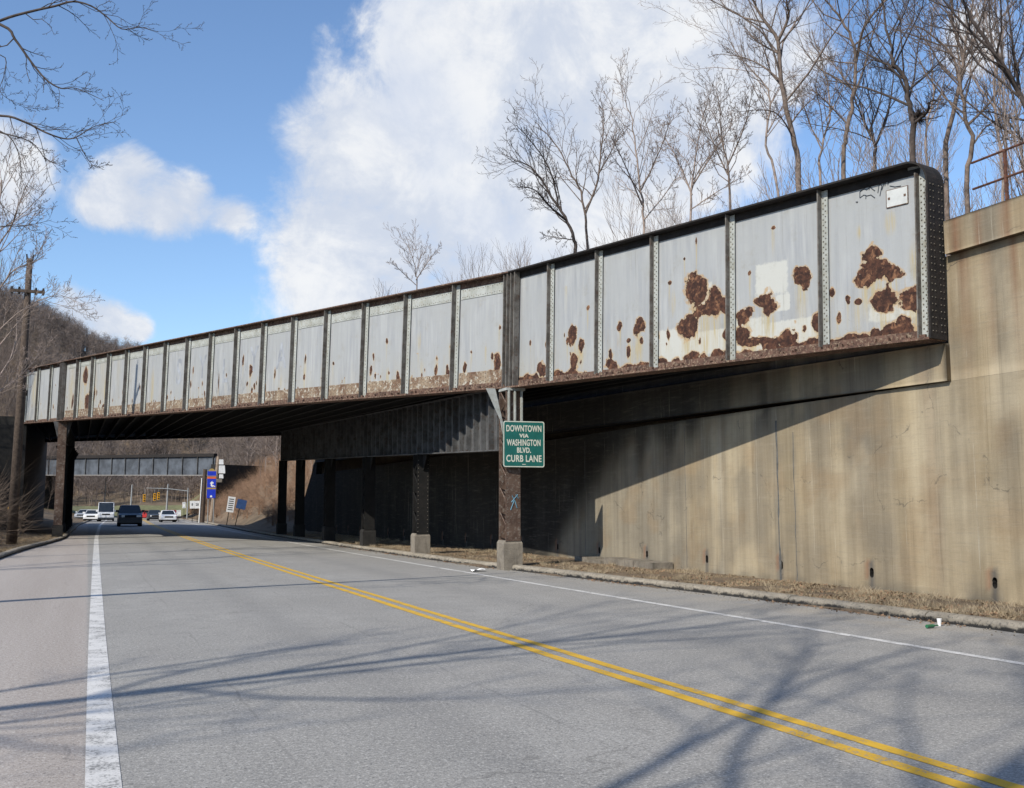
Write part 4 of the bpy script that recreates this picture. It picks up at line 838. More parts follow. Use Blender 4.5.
# woods that read as a mass
def wood_mass(name, spots, protos, mat, label, jitter=.25):
    rng = np.random.default_rng(9); Vs, Fs, n0 = [], [], 0
    for (x, y, z, s) in spots:
        V, F = protos[rng.integers(len(protos))]; a = rng.uniform(0, 2*PI); c, sn = math.cos(a), math.sin(a)
        W = V*s*np.array([1, 1, rng.uniform(.85, 1.15)]); W = np.stack([W[:, 0]*c-W[:, 1]*sn+x, W[:, 0]*sn+W[:, 1]*c+y, W[:, 2]+z], -1); Vs.append(W); Fs.append(F+n0); n0 += len(W)
    o = fast_mesh(name, np.concatenate(Vs), np.concatenate(Fs), mat); return tag(o, label, 'trees', kind='stuff')
def proto(H, seed, maxl, kids, r, minr, spread=.5, **kw):
    tr, out = generic_branches(H, seed, maxl, kids, r, spread, minr=minr, **kw); return tubes([tr]+out, (3, 3, 3, 3))
shr = [proto(5, 200+i, 2, (14, 7), .035, .007, .45, t0=.08) for i in range(4)]
rng = np.random.default_rng(21); spots = []
for k in range(420):
    x = rng.uniform(18, 44); y = rng.uniform(8, 95); z = float(height(np.array([x]), np.array([y]))[0]); spots.append((x, y, z-.1, rng.uniform(.6, 1.25)))
wood_mass('underbrush', spots, shr, M['barklight'], 'tangled leafless underbrush on the bank behind the bridge')
mid_p = [proto(14, 220+i, 2, (24, 10), .08, .010, .5, t0=.25, up=.2) for i in range(5)]
def hz(x, y): return float(height(np.array([x]), np.array([y]))[0])
spots = []
for k in range(480):
    x = rng.uniform(26, 85); y = rng.uniform(22, 175)
    if (y > 110 and x < 40) or x < 24+.2*y*.5: continue
    if x/y > .70 and rng.random() < .8: continue
    spots.append((x, y, hz(x, y)-.2, rng.uniform(.55, .9)))
wood_mass('bare_woods', spots, mid_p, M['barklight'], 'leafless grey woods behind the bank on the right')
def twig_proto(seed, H=11, n=70, wd=.06):
    rng = np.random.default_rng(seed); V = []; cr = rng.uniform(.28, .42)*H
    V += [(-.14, 0, 0), (.14, 0, 0), (0, .03, H*.8)]
    for k in range(n):
        t = rng.uniform(.2, .95); p = np.array([0, 0, H*t*.85]); a = rng.uniform(0, 2*PI); l = rng.uniform(.4, 1)*cr*(1.1-t*.6)
        e = p+np.array([math.cos(a)*l, math.sin(a)*l, l*rng.uniform(.4, 1.3)]); q = p+(e-p)*rng.uniform(0, .5); s_ = np.array([-math.sin(a), math.cos(a), 0])*wd*rng.uniform(.5, 1.2)
        V += [q-s_, q+s_, e]
        for j in range(2):
            b = q+(e-q)*rng.uniform(.2, .8); f = b+rng.normal(0, .9, 3)+np.array([0, 0, .9]); V += [b-np.array([0, 0, wd*.5]), b+np.array([0, 0, wd*.5]), f]
    V = np.array(V, float); return V, np.arange(len(V)).reshape(-1, 3)
far_p = [twig_proto(300+i) for i in range(8)]
FT = simple('far_twigs', (.185, .148, .128), .95, .35, .08)
spots = []
for k in range(6500):
    y = 120+310*math.sqrt(rng.random()); x = y*(rng.uniform(-.13, .26) if k % 4 else rng.uniform(-.8, .5))
    if y < 250 and kerbL(min(y, 255))-14 < x < kerbR(min(y, 255))+9: continue
    spots.append((x, y, hz(x, y)-.3, rng.uniform(.5, .95)))
wood_mass('hill_woods', spots, far_p, FT, 'leafless brown woods covering the far hills')
spots = []
for k in range(110):
    y = rng.uniform(80, 230); kr = float(kerbR(y)); x = kr+rng.uniform(8, 36); spots.append((x, y, hz(x, y)-.2, rng.uniform(.5, .85)))
wood_mass('roadside_woods', spots, mid_p, M['bark'], 'leafless trees on the brown slope beyond the bridge')
bush_p = [twig_proto(330+i, 2.2, 60, .018) for i in range(5)]
spots = []
for k in range(900):
    y = rng.uniform(72, 220); kr = float(kerbR(y)); x = kr+2.4+abs(rng.normal(0, 9)); spots.append((x, y, hz(x, y)-.3, rng.uniform(.3, .9)))
wood_mass('brown_brush', spots, bush_p, simple('russet_brush', (.27, .17, .11), .95, .3, .5), 'low russet brush on the slope beyond the bridge')
spots = []
for k in range(170):
    y = rng.uniform(50, 200); x = float(kerbL(y))-rng.uniform(6, 40); spots.append((x, y, hz(x, y)-.2, rng.uniform(.5, .9)))
wood_mass('left_woods', spots, mid_p, M['bark'], 'leafless trees and brush left of the road behind the utility pole')
spots = []
for k in range(500):
    y = rng.uniform(36, 120); x = float(kerbL(y))-1.2-abs(rng.normal(0, 6))-(3 if y > 55 else 0); spots.append((x, y, hz(x, y)-.2, rng.uniform(.3, 1.1)))
wood_mass('brown_brush', spots, bush_p, simple('dull_brush', (.14, .105, .08), .95, .3, .5), 'dull brown brush on the bank left of the road')

# ------------------------------------------------------------------ verge vegetation and litter
def blades(name, n, region, h, mat, label, cat, seed, flat=False, wd=.006):
    rng = np.random.default_rng(seed); P = region(rng, n); n = len(P); a = rng.uniform(0, 2*PI, n); hh = h*rng.uniform(.4, 1.3, n); w = wd*rng.uniform(.7, 1.5, n)
    lean = rng.normal(0, .7 if not flat else 2.5, (n, 2))*hh[:, None]; dx = np.stack([np.cos(a), np.sin(a)], -1)*w[:, None]
    b0 = P.copy(); b0[:, :2] -= dx; b1 = P.copy(); b1[:, :2] += dx; t = P.copy(); t[:, :2] += lean; t[:, 2] += hh
    V = np.stack([b0, b1, t], 1).reshape(-1, 3); F = np.arange(3*n).reshape(-1, 3); return tag(fast_mesh(name, V, F, mat), label, cat, kind='stuff')
def vergeR(rng, n):
    y = 7+60*rng.random(n)**1.7; kr = kerbR(y)+.2; x = kr+(WX-.03-kr)*rng.random(n); k = fbm2(x, y, 44, .8, 3) > .43; x, y = x[k], y[k]; return np.stack([x, y, height(x, y)-.01], -1)
blades('dry_grass', 90000, vergeR, .05, M['grass'], 'short dry tan grass on the strip below the retaining wall', 'grass', 1)
def vergeL(rng, n):
    y = 15+50*rng.random(n)**1.2; kl = kerbL(y)-.22; x = kl-5*rng.random(n)**1.5; k = fbm2(x, y, 45, .8, 3) > .45; x, y = x[k], y[k]; return np.stack([x, y, height(x, y)-.01], -1)
def tufts(rng, n):
    k = 130; ty = 8+45*rng.random(k)**1.5; kr = kerbR(ty)+.25; tx = kr+(WX-.1-kr)*rng.random(k); i = rng.integers(0, k, n); x = tx[i]+rng.normal(0, .06, n); y = ty[i]+rng.normal(0, .08, n)
    x = np.minimum(x, WX-.03); return np.stack([x, y, height(x, y)-.01], -1)
blades('weeds', 14000, tufts, .12, simple('straw_weeds', (.34, .27, .18), .95, .25, 3), 'dead straw weed tufts along the foot of the retaining wall', 'weeds', 12, wd=.004)
blades('dry_grass', 30000, vergeL, .12, M['grass'], 'dry grass and stalks on the verge left of the road', 'grass', 2)
def leaves(name, n, region, mat, label, seed):
    rng = np.random.default_rng(seed); P = region(rng, n); n = len(P); a = rng.uniform(0, 2*PI, n); s = rng.uniform(.008, .024, n)
    u = np.stack([np.cos(a), np.sin(a), rng.normal(0, .35, n)], -1)*s[:, None]; v = np.stack([-np.sin(a), np.cos(a), rng.normal(0, .5, n)], -1)*s[:, None]*.7
    c = P+np.array([0, 0, .03]); V = np.stack([c-u-v, c+u-v, c+u+v, c-u+v], 1).reshape(-1, 3); return tag(fast_mesh(name, V, np.arange(4*n).reshape(-1, 4), mat), label, 'leaves', kind='stuff')
leaves('dead_leaves', 9000, vergeR, M['leaf'], 'dead brown leaves scattered through the strip below the wall', 3)
leaves('dead_leaves', 7000, vergeL, M['leaf'], 'dead brown leaves on the left verge', 4)
def gutter(rng, n):
    y = 7+40*rng.random(n)**1.3; x = kerbR(y)-np.abs(rng.normal(0, .10, n))-.01; k = vnoise1(y, 9, 1.1) > .5; x, y = x[k], y[k]; return np.stack([x, y, np.full_like(x, -.018)], -1)
leaves('dead_leaves', 1500, gutter, M['leaf'], 'dead leaves gathered in the right hand gutter', 5)
def pebbles():
    rng = np.random.default_rng(8); m = MB()
    for k in range(500):
        y = 7+35*rng.random()**1.3; x = float(kerbR(y))-abs(rng.normal(0, .14))-.02; s = rng.uniform(.006, .02); c = np.array([x, y, s*.4])
        V = [c+np.array(d)*s*rng.uniform(.7, 1.3) for d in ((1,0,0),(-1,0,0),(0,1,0),(0,-1,0),(0,0,1),(0,0,-1))]
        m.add(V, [(0,2,4),(2,1,4),(1,3,4),(3,0,4),(2,0,5),(1,2,5),(3,1,5),(0,3,5)])
    tag(m.build('grit', M['conc']), 'loose grit along the foot of the right hand kerb', 'gravel', kind='stuff')
pebbles()
def onz(x, y, z): r = ray(x, y); return _O+r*(z-1.6)/r[2]
p = onz(939.5, 626, 0); t = thing('paper_cup', 'white paper cup standing in the gutter by the right hand kerb', 'cup', tuple(p))
m = MB(); m.tube([(0, 0, .001), (0, 0, .095)], [.022, .031], 12); m.build('cup_body', M['cup'], t); m = MB(); m.tube([(0, 0, .093), (0, 0, .100)], [.034, .032], 12); m.build('cup_rim', M['cup'], t)
p = onz(935, 628, 0); m = MB(); m.tube([(0, 0, .032), (.13, .02, .032), (.17, .025, .034), (.23, .035, .034)], [.024, .024, .010, .009], 10)
tag(m.build('bottle', M['greenglass'], loc=tuple(p-np.array([.17, .03, 0]))), 'small green glass bottle lying beside the white cup', 'bottle')
p = onz(472, 572, 0); m = MB(); r = random.Random(2)
g = [[(i*.09+r.uniform(-.02, .02), j*.08+r.uniform(-.02, .02), .01+r.uniform(0, .07)) for j in range(4)] for i in range(5)]
V = [q for row in g for q in row]; V += [(x, y, z-.006) for x, y, z in V]; F = [(i*4+j, (i+1)*4+j, (i+1)*4+j+1, i*4+j+1) for i in range(4) for j in range(3)]; F += [tuple(k+20 for k in f[::-1]) for f in F]
m.add(V, F); tag(m.build('crumpled_paper', M['cup'], loc=tuple(p)), 'crumpled white paper lying at the kerb left of the sign column', 'litter')

# ------------------------------------------------------------------ utility pole
P0 = np.array([-2.89, 48.6, 0.0]); P1 = np.array([-2.72, 47.6, 12.0])
up_ = thing('utility_pole', 'tall dark wooden utility pole with a short crossarm on the left verge', 'pole', tuple(P0))
m = MB(); m.tube([(0, 0, -.2), tuple((P1-P0)*.5), tuple(P1-P0)], [.21, .17, .115], 12); m.build('pole_shaft', M['wood'], up_, smooth=True)
c = (P1-P0)*(10.6/12); m = MB(); m.box(c[0]-.66, c[0]+.66, c[1]-.20, c[1]-.10, c[2]-.06, c[2]+.06); ca = m.build('crossarm', M['wood'], up_)
for dx in (-.6, -.32, .32, .6): m = MB(); m.tube([(c[0]+dx, c[1]-.15, c[2]-.14), (c[0]+dx, c[1]-.15, c[2]+.07), (c[0]+dx, c[1]-.15, c[2]+.17)], [.04, .055, .03], 8); m.build('insulator', M['tyre'], ca)
t_ = P1-P0; m = MB(); m.tube([(t_[0]-.05, t_[1], t_[2]-.5), (t_[0]-.13, t_[1], t_[2]+.18)], .035, 6); m.tube([(t_[0]+.05, t_[1], t_[2]-.5), (t_[0]+.14, t_[1], t_[2]+.18)], .035, 6); m.build('pole_top_bracket', M['rustdark'], up_)
m = MB(); m.tube([(.02, -.06, 1.55), (.02, -.06, 1.66)], .215, 12); k_ = m.build('band', simple('yellow_band', (.45, .25, .05), .7), up_); k_['label'] = 'narrow yellow reflective band'
for zz in (4.0, 6.3, 7.4): m = MB(); m.box(-.05, .3, -.25, -.1, zz, zz+.22); m.build('pole_hardware', M['rustdark'], up_)

# ------------------------------------------------------------------ far bridge
fbA = at(20, 474, 172); fbB = at(262, 479, 150)
fbr = thing('far_railroad_bridge', 'distant grey plate girder bridge crossing the road beyond the vehicles', 'bridge', tuple((fbA[0], fbA[1], 0)))
def far_bridge():
    A = np.array([at(10, 470, 178)[0], at(10, 470, 178)[1], 7.2]); B = np.array([at(215, 474, 150)[0], at(215, 474, 150)[1], 6.3]); base = np.array(fbr.location)
    u = B-A; L = np.linalg.norm(u); u /= L; n = np.array([-u[1], u[0], 0]); n = n if n[1] < 0 else -n; w = np.array([0, 0, 1.])
    P = lambda a, q, z: A+u*a+n*q+w*z-base
    def bx(m, a0, a1, n0, n1, z0, z1): m.hexa([P(a0,n0,z0),P(a1,n0,z0),P(a1,n1,z0),P(a0,n1,z0),P(a0,n0,z1),P(a1,n0,z1),P(a1,n1,z1),P(a0,n1,z1)])
    m = MB(); bx(m, 0, L, 0, .05, 0, 2.6); g = m.build('girder', simple('far_grey_paint', (.075, .085, .10), .8, .4, .6), fbr)
    m = MB(); bx(m, 0, L, -.3, .35, 2.6, 3.05); m.build('top_flange', M['rustdark'], g); m = MB(); bx(m, 0, L, -.3, .35, -.14, -.0); m.build('bottom_flange', simple('far_pale_flange', (.20, .19, .18), .9, .2), g)
    k = 0
    for a in np.arange(1.2, L, 3.3):
        m = MB(); bx(m, a, a+.12, .051, .25, 0, 2.6); m.build('stiffener', M['greysteel'], g)
    m = MB(); bx(m, 0, L, -9, -.31, .4, .9); m.build('deck', M['under'], fbr)
    m = MB(); bx(m, L-.2, L+.7, -9, .6, -7.2, 1.5); m.build('abutment', M['shadeconc'], fbr)
    m = MB(); bx(m, -16, .0, -9, .6, -7.2, 1.5); m.build('abutment', M['shadeconc'], fbr)
far_bridge()

# ------------------------------------------------------------------ vehicles
def vehicle(kind, label, cat, x, y, rz, paint, scale=1., facing=1, group='vehicles on the road beyond the bridge'):
    """length along local Y, front at -Y"""
    t = thing(cat.replace(' ', '_'), label, cat.replace('_', ' '), (x, y, 0), rz, group); S = scale
    if kind == 'suv': Ln, W, H, hood, cow, roof0, roof1, rear = 4.7, 1.92, 1.82, 1.10, -1.0, -.35, 1.95, 2.25
    elif kind == 'van': Ln, W, H, hood, cow, roof0, roof1, rear = 5.4, 2.0, 2.45, 1.15, -1.9, -1.35, 2.6, 2.68
    else: Ln, W, H, hood, cow, roof0, roof1, rear = 4.5, 1.76, 1.42, .86, -.95, -.25, 1.05, 1.75
    f = -Ln/2; r = Ln/2; w = W/2; bz = .30
    prof = [(f+.04, bz), (f, bz+.15), (f, hood-.28), (f+.12, hood-.10), (f+.5, hood), (cow, hood+.06), (rear, hood+.06), (r-.03, hood-.05), (r, hood-.3), (r, bz+.15), (r-.05, bz)]
    V = []
    ring = [(-w+.0, 0), (-w+.08, 1)]
    secs = [(-w, .97), (-w+.06, 1.0), (w-.06, 1.0), (w, .97)]
    n = len(prof)
    for sx, k in secs: V += [((sx)*S, y_*S*(k if abs(sx) == w else 1), (bz+(z_-bz)*(k if abs(sx) == w else 1))*S) for y_, z_ in prof]
    F = [tuple(range(n))[::-1], tuple(3*n+i for i in range(n))]+[(j*n+i, j*n+(i+1) % n, (j+1)*n+(i+1) % n, (j+1)*n+i) for j in range(3) for i in range(n)]
    m = MB(); m.add(V, F); body = m.build('body', M[paint], t)
    h0 = (hood+.055)*S; h1 = (H-.05)*S; wi = (w-.06)*S; wt = (w-.24 if kind != 'van' else w-.10)*S
    m = MB(); m.hexa([(-wi, cow*S, h0), (wi, cow*S, h0), (wi, rear*S, h0), (-wi, rear*S, h0), (-wt, roof0*S, h1), (wt, roof0*S, h1), (wt, roof1*S, h1), (-wt, roof1*S, h1)]); cab = m.build('glasshouse', M['glass'], t)
    m = MB(); m.hexa([(-wt-.02, (roof0-.03)*S, h1+.001), (wt+.02, (roof0-.03)*S, h1+.001), (wt+.02, (roof1+.03)*S, h1+.001), (-wt-.02, (roof1+.03)*S, h1+.001), (-wt+.08, (roof0+.12)*S, H*S), (wt-.08, (roof0+.12)*S, H*S), (wt-.08, (roof1-.1)*S, H*S), (-wt+.08, (roof1-.1)*S, H*S)])
    for sx in (-1, 1):
        for a, b in ((cow, roof0), (.35, .35), (rear, roof1)):
            m.tube([(sx*(wi+.0), a*S, h0), (sx*(wt+.0), b*S, h1)], .045*S, 4)
    m.build('roof', M[paint], t)
    if kind == 'van':
        m = MB(); m.hexa([(-wi-.01, -.55*S, h0), (wi+.01, -.55*S, h0), (wi+.01, rear*S+.02, h0), (-wi-.01, rear*S+.02, h0), (-wt-.02, -.55*S, h1), (wt+.02, -.55*S, h1), (wt+.02, roof1*S+.02, h1), (-wt-.02, roof1*S+.02, h1)]); m.build('cargo_side', M[paint], t)
    wr = (.37 if kind == 'suv' else .34)*S
    for sx in (-1, 1):
        for yy in (f+.85, r-.85):
            m = MB(); m.tube([(sx*(w-.22)*S, yy*S, wr), (sx*(w+.01)*S, yy*S, wr)], wr, 16); wh = m.build('wheel', M['tyre'], t)
            m = MB(); m.tube([(sx*(w-.02)*S, yy*S, wr), (sx*(w+.02)*S, yy*S, wr)], wr*.6, 10); m.build('rim', M['chrome'], wh)
        m = MB(); m.hexa([(sx*(w-.40)*S-.16*S, (f-.02)*S, (hood-.30)*S), (sx*(w-.40)*S+.30*S*1, (f-.02)*S, (hood-.30)*S), (sx*(w-.40)*S+.30*S, (f+.1)*S, (hood-.30)*S), (sx*(w-.40)*S-.16*S, (f+.1)*S, (hood-.30)*S),
            (sx*(w-.40)*S-.16*S, (f-.015)*S, (hood-.13)*S), (sx*(w-.40)*S+.30*S, (f-.015)*S, (hood-.13)*S), (sx*(w-.40)*S+.30*S, (f+.1)*S, (hood-.13)*S), (sx*(w-.40)*S-.16*S, (f+.1)*S, (hood-.13)*S)]); m.build('headlight', M['lampglass'], t)
        m = MB(); m.box(sx*(w-.20)*S-.12*S, sx*(w-.20)*S+.12*S, (r-.04)*S, (r+.015)*S, (hood-.36)*S, (hood-.12)*S); m.build('tail_light', M['redlens'], t)
        m = MB(); m.box(min(sx*(w-.02), sx*(w+.22))*S, max(sx*(w-.02), sx*(w+.22))*S, (cow+.22)*S, (cow+.36)*S, (hood+.10)*S, (hood+.30)*S); m.build('mirror', M[paint], t)
    m = MB(); m.box(-.48*S, .48*S, (f-.025)*S, (f+.03)*S, (hood-.32)*S, (hood-.14)*S); m.build('grille', M['tyre'], t)
    m = MB(); m.box(-w*S*.96, w*S*.96, (f-.09)*S, (f+.02)*S, (bz+.02)*S, (bz+.22)*S); m.build('front_bumper', M['cardark' if kind != 'sedan' else paint], t)
    m = MB(); m.box(-w*S*.96, w*S*.96, (r-.02)*S, (r+.09)*S, (bz+.02)*S, (bz+.22)*S); m.build('rear_bumper', M['cardark' if kind != 'sedan' else paint], t)
    m = MB(); m.box(-.26*S, .26*S, (r+.092)*S, (r+.1)*S, (bz+.06)*S, (bz+.2)*S); m.build('number_plate', M['whitep'], t)
    m = MB(); m.box(-w*.85*S, w*.85*S, (f+.2)*S, (r-.2)*S, .19*S, (bz+.01)*S); m.build('chassis', M['tyre'], t)
    return t
def gp(x, y): q = onz(x, y, 0); return float(q[0]), float(q[1])
x, y = gp(130, 526.5); vehicle('suv', 'dark navy suv driving towards the bridge, nearest vehicle', 'suv', x, y+2, 0, 'navy', 1.02)
x, y = gp(106, 521.5); vehicle('van', 'white van behind and left of the dark suv', 'van', x, y+2, -.02, 'carwhite', .93)
x, y = gp(92.5, 521.5); vehicle('sedan', 'white sedan left of the white van', 'sedan', x, y+3, -.1, 'carwhite', .98)
x, y = gp(84, 520.5); vehicle('sedan', 'silver sedan at the left edge of the far junction', 'sedan', x, y+16, -.25, 'carsilver', .98)
x, y = gp(150, 520.5); vehicle('sedan', 'red sedan turned sideways just right of the dark suv', 'sedan', x, y+16, .9, 'carred', .9)
x, y = gp(159, 521.5); vehicle('sedan', 'dark sedan between the red van and the white sedan', 'sedan', x, y+10, 0, 'cardark', .95)
x, y = gp(167.5, 522); vehicle('sedan', 'white sedan seen from behind in the right hand lane', 'sedan', x, y, 0, 'carwhite', .95)
x, y = gp(175, 521.5); vehicle('sedan', 'red sedan right of the white sedan seen from behind', 'sedan', x, y+8, -.1, 'carred', .95)

# ------------------------------------------------------------------ signals, signs, poles far down the road
def gbase(px, D, z=None):
    q = at(px, 520, D); zz = float(height(q[0:1], q[1:2])[0]) if z is None else z; return np.array([q[0], q[1], zz])
def zat(py, D): return float(at(512, py, D)[2])
D = 150
mp = gbase(187, D, 0.); mast = thing('traffic_signal_mast', 'grey steel signal mast with a long arm over the road', 'traffic signal', tuple(mp))
m = MB(); m.tube([(0, 0, 0), (0, 0, zat(488, D))], [.12, .08], 8); m.build('mast_pole', M['steel'], mast)
q = at(146, 489, D)-mp; e = (q[0], q[1]); m = MB(); m.tube([(0, 0, zat(491, D)), (e[0]*.5, e[1]*.5, zat(488.5, D)), (e[0], e[1], zat(488, D))], [.07, .06, .04], 5); m.build('mast_arm', M['steel'], mast)
for px, py in ((144.2, 498), (154.6, 497), (158.4, 496)):
    b = at(px, py, D-.3); s = thing('traffic_light', {144.2: 'yellow traffic light hanging by itself, leftmost of three', 154.6: 'yellow traffic light in the middle of three', 158.4: 'yellow traffic light, rightmost of three'}[px], 'traffic light', tuple(b), 0, 'yellow traffic lights over the junction')
    m = MB(); m.box(-.17, .17, -.12, .12, -.52, .52); m.build('housing', M['amber'], s)
    for k in (-.33, 0, .33): m = MB(); m.tube([(0, -.121, k), (0, -.16, k)], .11, 10); m.build('lens', M['tyre'], s)
    for k in (-.33, 0, .33): m = MB(); m.tube([(0, -.13, k+.12), (0, -.34, k+.10)], .03, 6); m.build('visor', M['amber'], s)
    m = MB(); m.tube([(0, 0, .52), (0, 0, zat(488, D)-b[2])], .02, 5); m.build('hanger', M['steel'], s)
for px, D, top, lab in ((131, 158, 485, 'plain grey steel post behind the dark suv'), (167, 150, 484.5, 'white steel post between the traffic lights and the signal mast')):
    b = gbase(px-1, D, 0.); s = thing('steel_post', lab, 'post', tuple(b)); m = MB(); m.tube([(0, 0, 0), (.1, 0, zat(top, D))], [.16, .10], 8); m.build('shaft', M['steel'], s); m = MB(); m.tube([(.1, 0, zat(top, D)), (.1, 0, zat(top, D)+.1)], [.12, .02], 8); m.build('post_cap', M['steel'], s)
b = gbase(104, 175, 0.); s = thing('street_lamp', 'slim street lamp with a white head left of the dark suv', 'street lamp', tuple(b))
m = MB(); m.tube([(0, 0, 0), (0, 0, zat(478, 175)), (.6, 0, zat(474, 175))], [.11, .07, .05], 6); m.build('lamp_post', M['steel'], s); m = MB(); m.box(.3, 1.5, -.2, .2, zat(474, 175)-.1, zat(474, 175)+.12); m.build('lamp_head', M['whitep'], s)
# blue banner sign
D = 105; b = gbase(207, D, .1); s = thing('banner_sign', 'tall narrow blue roadside sign with orange and tan bands and a white letter t', 'sign', tuple(b), -.15)
z0, z1 = zat(498, D)-b[2], zat(471, D)-b[2]; hh = z1-z0; y_ = .0
m = MB(); m.box(-.10, .74, -.06, .06, z0, z1); m.build('sign_panel', M['blue'], s)
m = MB(); m.box(-.101, .741, -.064, -.061, z0+hh*.72, z0+hh*.79); m.build('orange_band', M['orange'], s); m = MB(); m.box(-.101, .741, -.064, -.061, z0+hh*.33, z0+hh*.39); m.build('tan_band', M['brownband'], s); m = MB(); m.box(-.101, .741, -.064, -.061, z0+hh*.80, z0+hh*.83); m.build('tan_band', M['brownband'], s)
text('t', .62, M['whitep'], s, (.36, -.064, z0+hh*.53), (PI/2, 0, 0), bold=.035); text('-', .3, M['whitep'], s, (.62, -.064, z0+hh*.45), (PI/2, 0, 0), bold=.02)
m = MB(); m.prism([(.22, z0+.08), (.22, z0+.2), (.32, z0+.3), (.42, z0+.2), (.42, z0+.08)], 1, -.066, -.062); m.build('emblem', M['whitep'], s)
m = MB(); m.prism([(0, z1), (.1, z1+.2), (.3, z1+.28), (.5, z1+.22), (.64, z1)], 1, -.05, .05); m.build('sign_crown', M['brownband'], s)
for dx in (.05, .6): m = MB(); m.tube([(dx, .08, 0), (dx, .08, z0+.1)], .05, 6); m.build('post', M['steel'], s)
# dark utility pole beside it and a white cabinet stack
D = 108; b = gbase(202, D, .1); s = thing('utility_pole', 'dark wooden pole with a pale conduit beside the blue banner sign', 'pole', tuple(b)); m = MB(); m.tube([(0, 0, 0), (.15, 0, zat(470, D))], [.25, .2], 8); m.build('pole_shaft', M['wood'], s)
m = MB(); m.tube([(-.30, -.1, 0), (-.16, -.1, zat(478, D)*.98)], .06, 6); m.build('conduit', M['whitep'], s)
D = 112; b = gbase(211, D, .2); s = thing('utility_pole', 'tan wooden pole carrying white equipment boxes right of the blue banner sign', 'pole', tuple(b)); zt = zat(458, D)
m = MB(); m.tube([(0, 0, 0), (.55, 0, zt)], [.22, .16], 8); m.build('pole_shaft', simple('tan_pole_wood', (.26, .20, .15), .9, .25, 5), s)
for (dx, za, zb, w) in ((.85, 466, 461, .24), (.95, 475, 467, .34), (.9, 480, 476, .22)): m = MB(); m.prism([(dx-w, zat(za, D)), (dx+w, zat(za, D)), (dx+w*.8, zat(zb, D)), (dx-w*.9, zat(zb, D))], 1, -.25, .25); m.build('equipment_box', M['whitep'], s)
m = MB(); m.box(.2, 1.0, -.2, .2, zat(484, D), zat(480.5, D)); m.build('transformer', M['conc'], s)
def small_sign(px_b, py_b, px_t, py_t, D, w, h, mat, lab, lines=0, txt=None, cat='sign', group=None):
    b = gbase(px_b, D); t = at(px_t, py_t, D)-b; s = thing('road_sign', lab, cat, tuple(b), 0, group); m = MB(); m.tube([(0, 0, -.1), (t[0], t[1]+.03, t[2])], .035, 6); m.build('post', M['rustdark'], s)
    p = bpy.data.objects.new('x', None); m = MB(); m.box(-w/2, w/2, -.02, .0, -h/2, h/2); o = m.build('sign_panel', mat, s); o.location = (t[0], t[1]-.03, t[2]-h*.35)
    lean = math.atan2(t[0], t[2]); o.rotation_euler = (0, lean, 0)
    if lines:
        q = MB(); r = random.Random(4)
        for k in range(lines):
            z = h*.34-k*h*.68/max(1, lines-1); a = w*.5*r.uniform(.62, .82); q.box(-a, a, -.026, -.021, z-h*.028, z+h*.028)
        q.build('lettering', M['tyre'], o)
    if txt: text(txt, h*.34, M['tyre'], o, (0, -.023, 0), (PI/2, 0, 0), bold=.008, width=w*.3*len(txt))
small_sign(226.5, 526, 231, 499, 92, .62, 1.35, M['whitep'], 'leaning white text sign left of the blue square sign', 6)
small_sign(235, 526, 241.5, 501, 90, .80, .80, simple('navy_sign_face', (.03, .07, .18), .6, .2), 'leaning dark blue square sign at the foot of the brown slope')
small_sign(192.3, 524, 192.3, 502, 118, .52, .85, M['whitep'], 'white route marker sign, left of the pair beside the blue banner sign', 0, '8', group='pair of route markers')
small_sign(197.2, 524, 197.2, 502, 118, .52, .85, M['whitep'], 'white route marker sign, right of the pair beside the blue banner sign', 0, '28', group='pair of route markers')
small_sign(178.8, 523, 178.8, 511, 125, .5, .7, M['whitep'], 'small low white sign left of the signal mast', 2)
small_sign(184, 522, 184, 503, 140, .4, .8, M['whitep'], 'narrow white sign beside the signal mast pole', 2)
# lawn across the far junction
xs = np.linspace(-60, 60, 60); ys2 = np.linspace(196, 240, 16); X, Y = np.meshgrid(xs, ys2, indexing='ij'); Z = height(X, Y)+.05+np.clip((Y-196)*.02, 0, .9)
o = fast_mesh('lawn', np.stack([X, Y, Z], -1).reshape(-1, 3), grid_faces(60, 16), M['green']); tag(o, kind='structure')

# ------------------------------------------------------------------ world: Nishita sky with broken cloud
SUN_EL = math.radians(37.2); AZ = math.atan2(-.858, -.513)       # direction towards the sun, clockwise from +Y
w = bpy.data.worlds.new('World'); scene.world = w; w.use_nodes = True; nt = w.node_tree; nt.nodes.clear()
out = nt.nodes.new('ShaderNodeOutputWorld'); bg = nt.nodes.new('ShaderNodeBackground'); nt.links.new(bg.outputs[0], out.inputs[0])
sky = nt.nodes.new('ShaderNodeTexSky'); sky.sky_type = 'NISHITA'; sky.sun_disc = False; sky.sun_elevation = SUN_EL; sky.sun_rotation = AZ % (2*PI); sky.air_density = 1.0; sky.dust_density = .4; sky.ozone_density = 2.2
tc = nt.nodes.new('ShaderNodeTexCoord')
def wn(t): return nt.nodes.new(t)
def wmath(op, a, b=None, clamp=False):
    n = wn('ShaderNodeMath'); n.operation = op; n.use_clamp = clamp
    for s_, v in zip(n.inputs, (a, b)):
        if v is None: continue
        if isinstance(v, bpy.types.NodeSocket): nt.links.new(v, s_)
        else: s_.default_value = v
    return n.outputs[0]
def wnoise(scale, detail, rough, vec=None, dist=0):
    n = wn('ShaderNodeTexNoise'); n.inputs['Scale'].default_value = scale; n.inputs['Detail'].default_value = detail; n.inputs['Roughness'].default_value = rough; n.inputs['Distortion'].default_value = dist
    nt.links.new(vec or tc.outputs['Generated'], n.inputs['Vector']); return n.outputs['Fac'], n.outputs['Color']
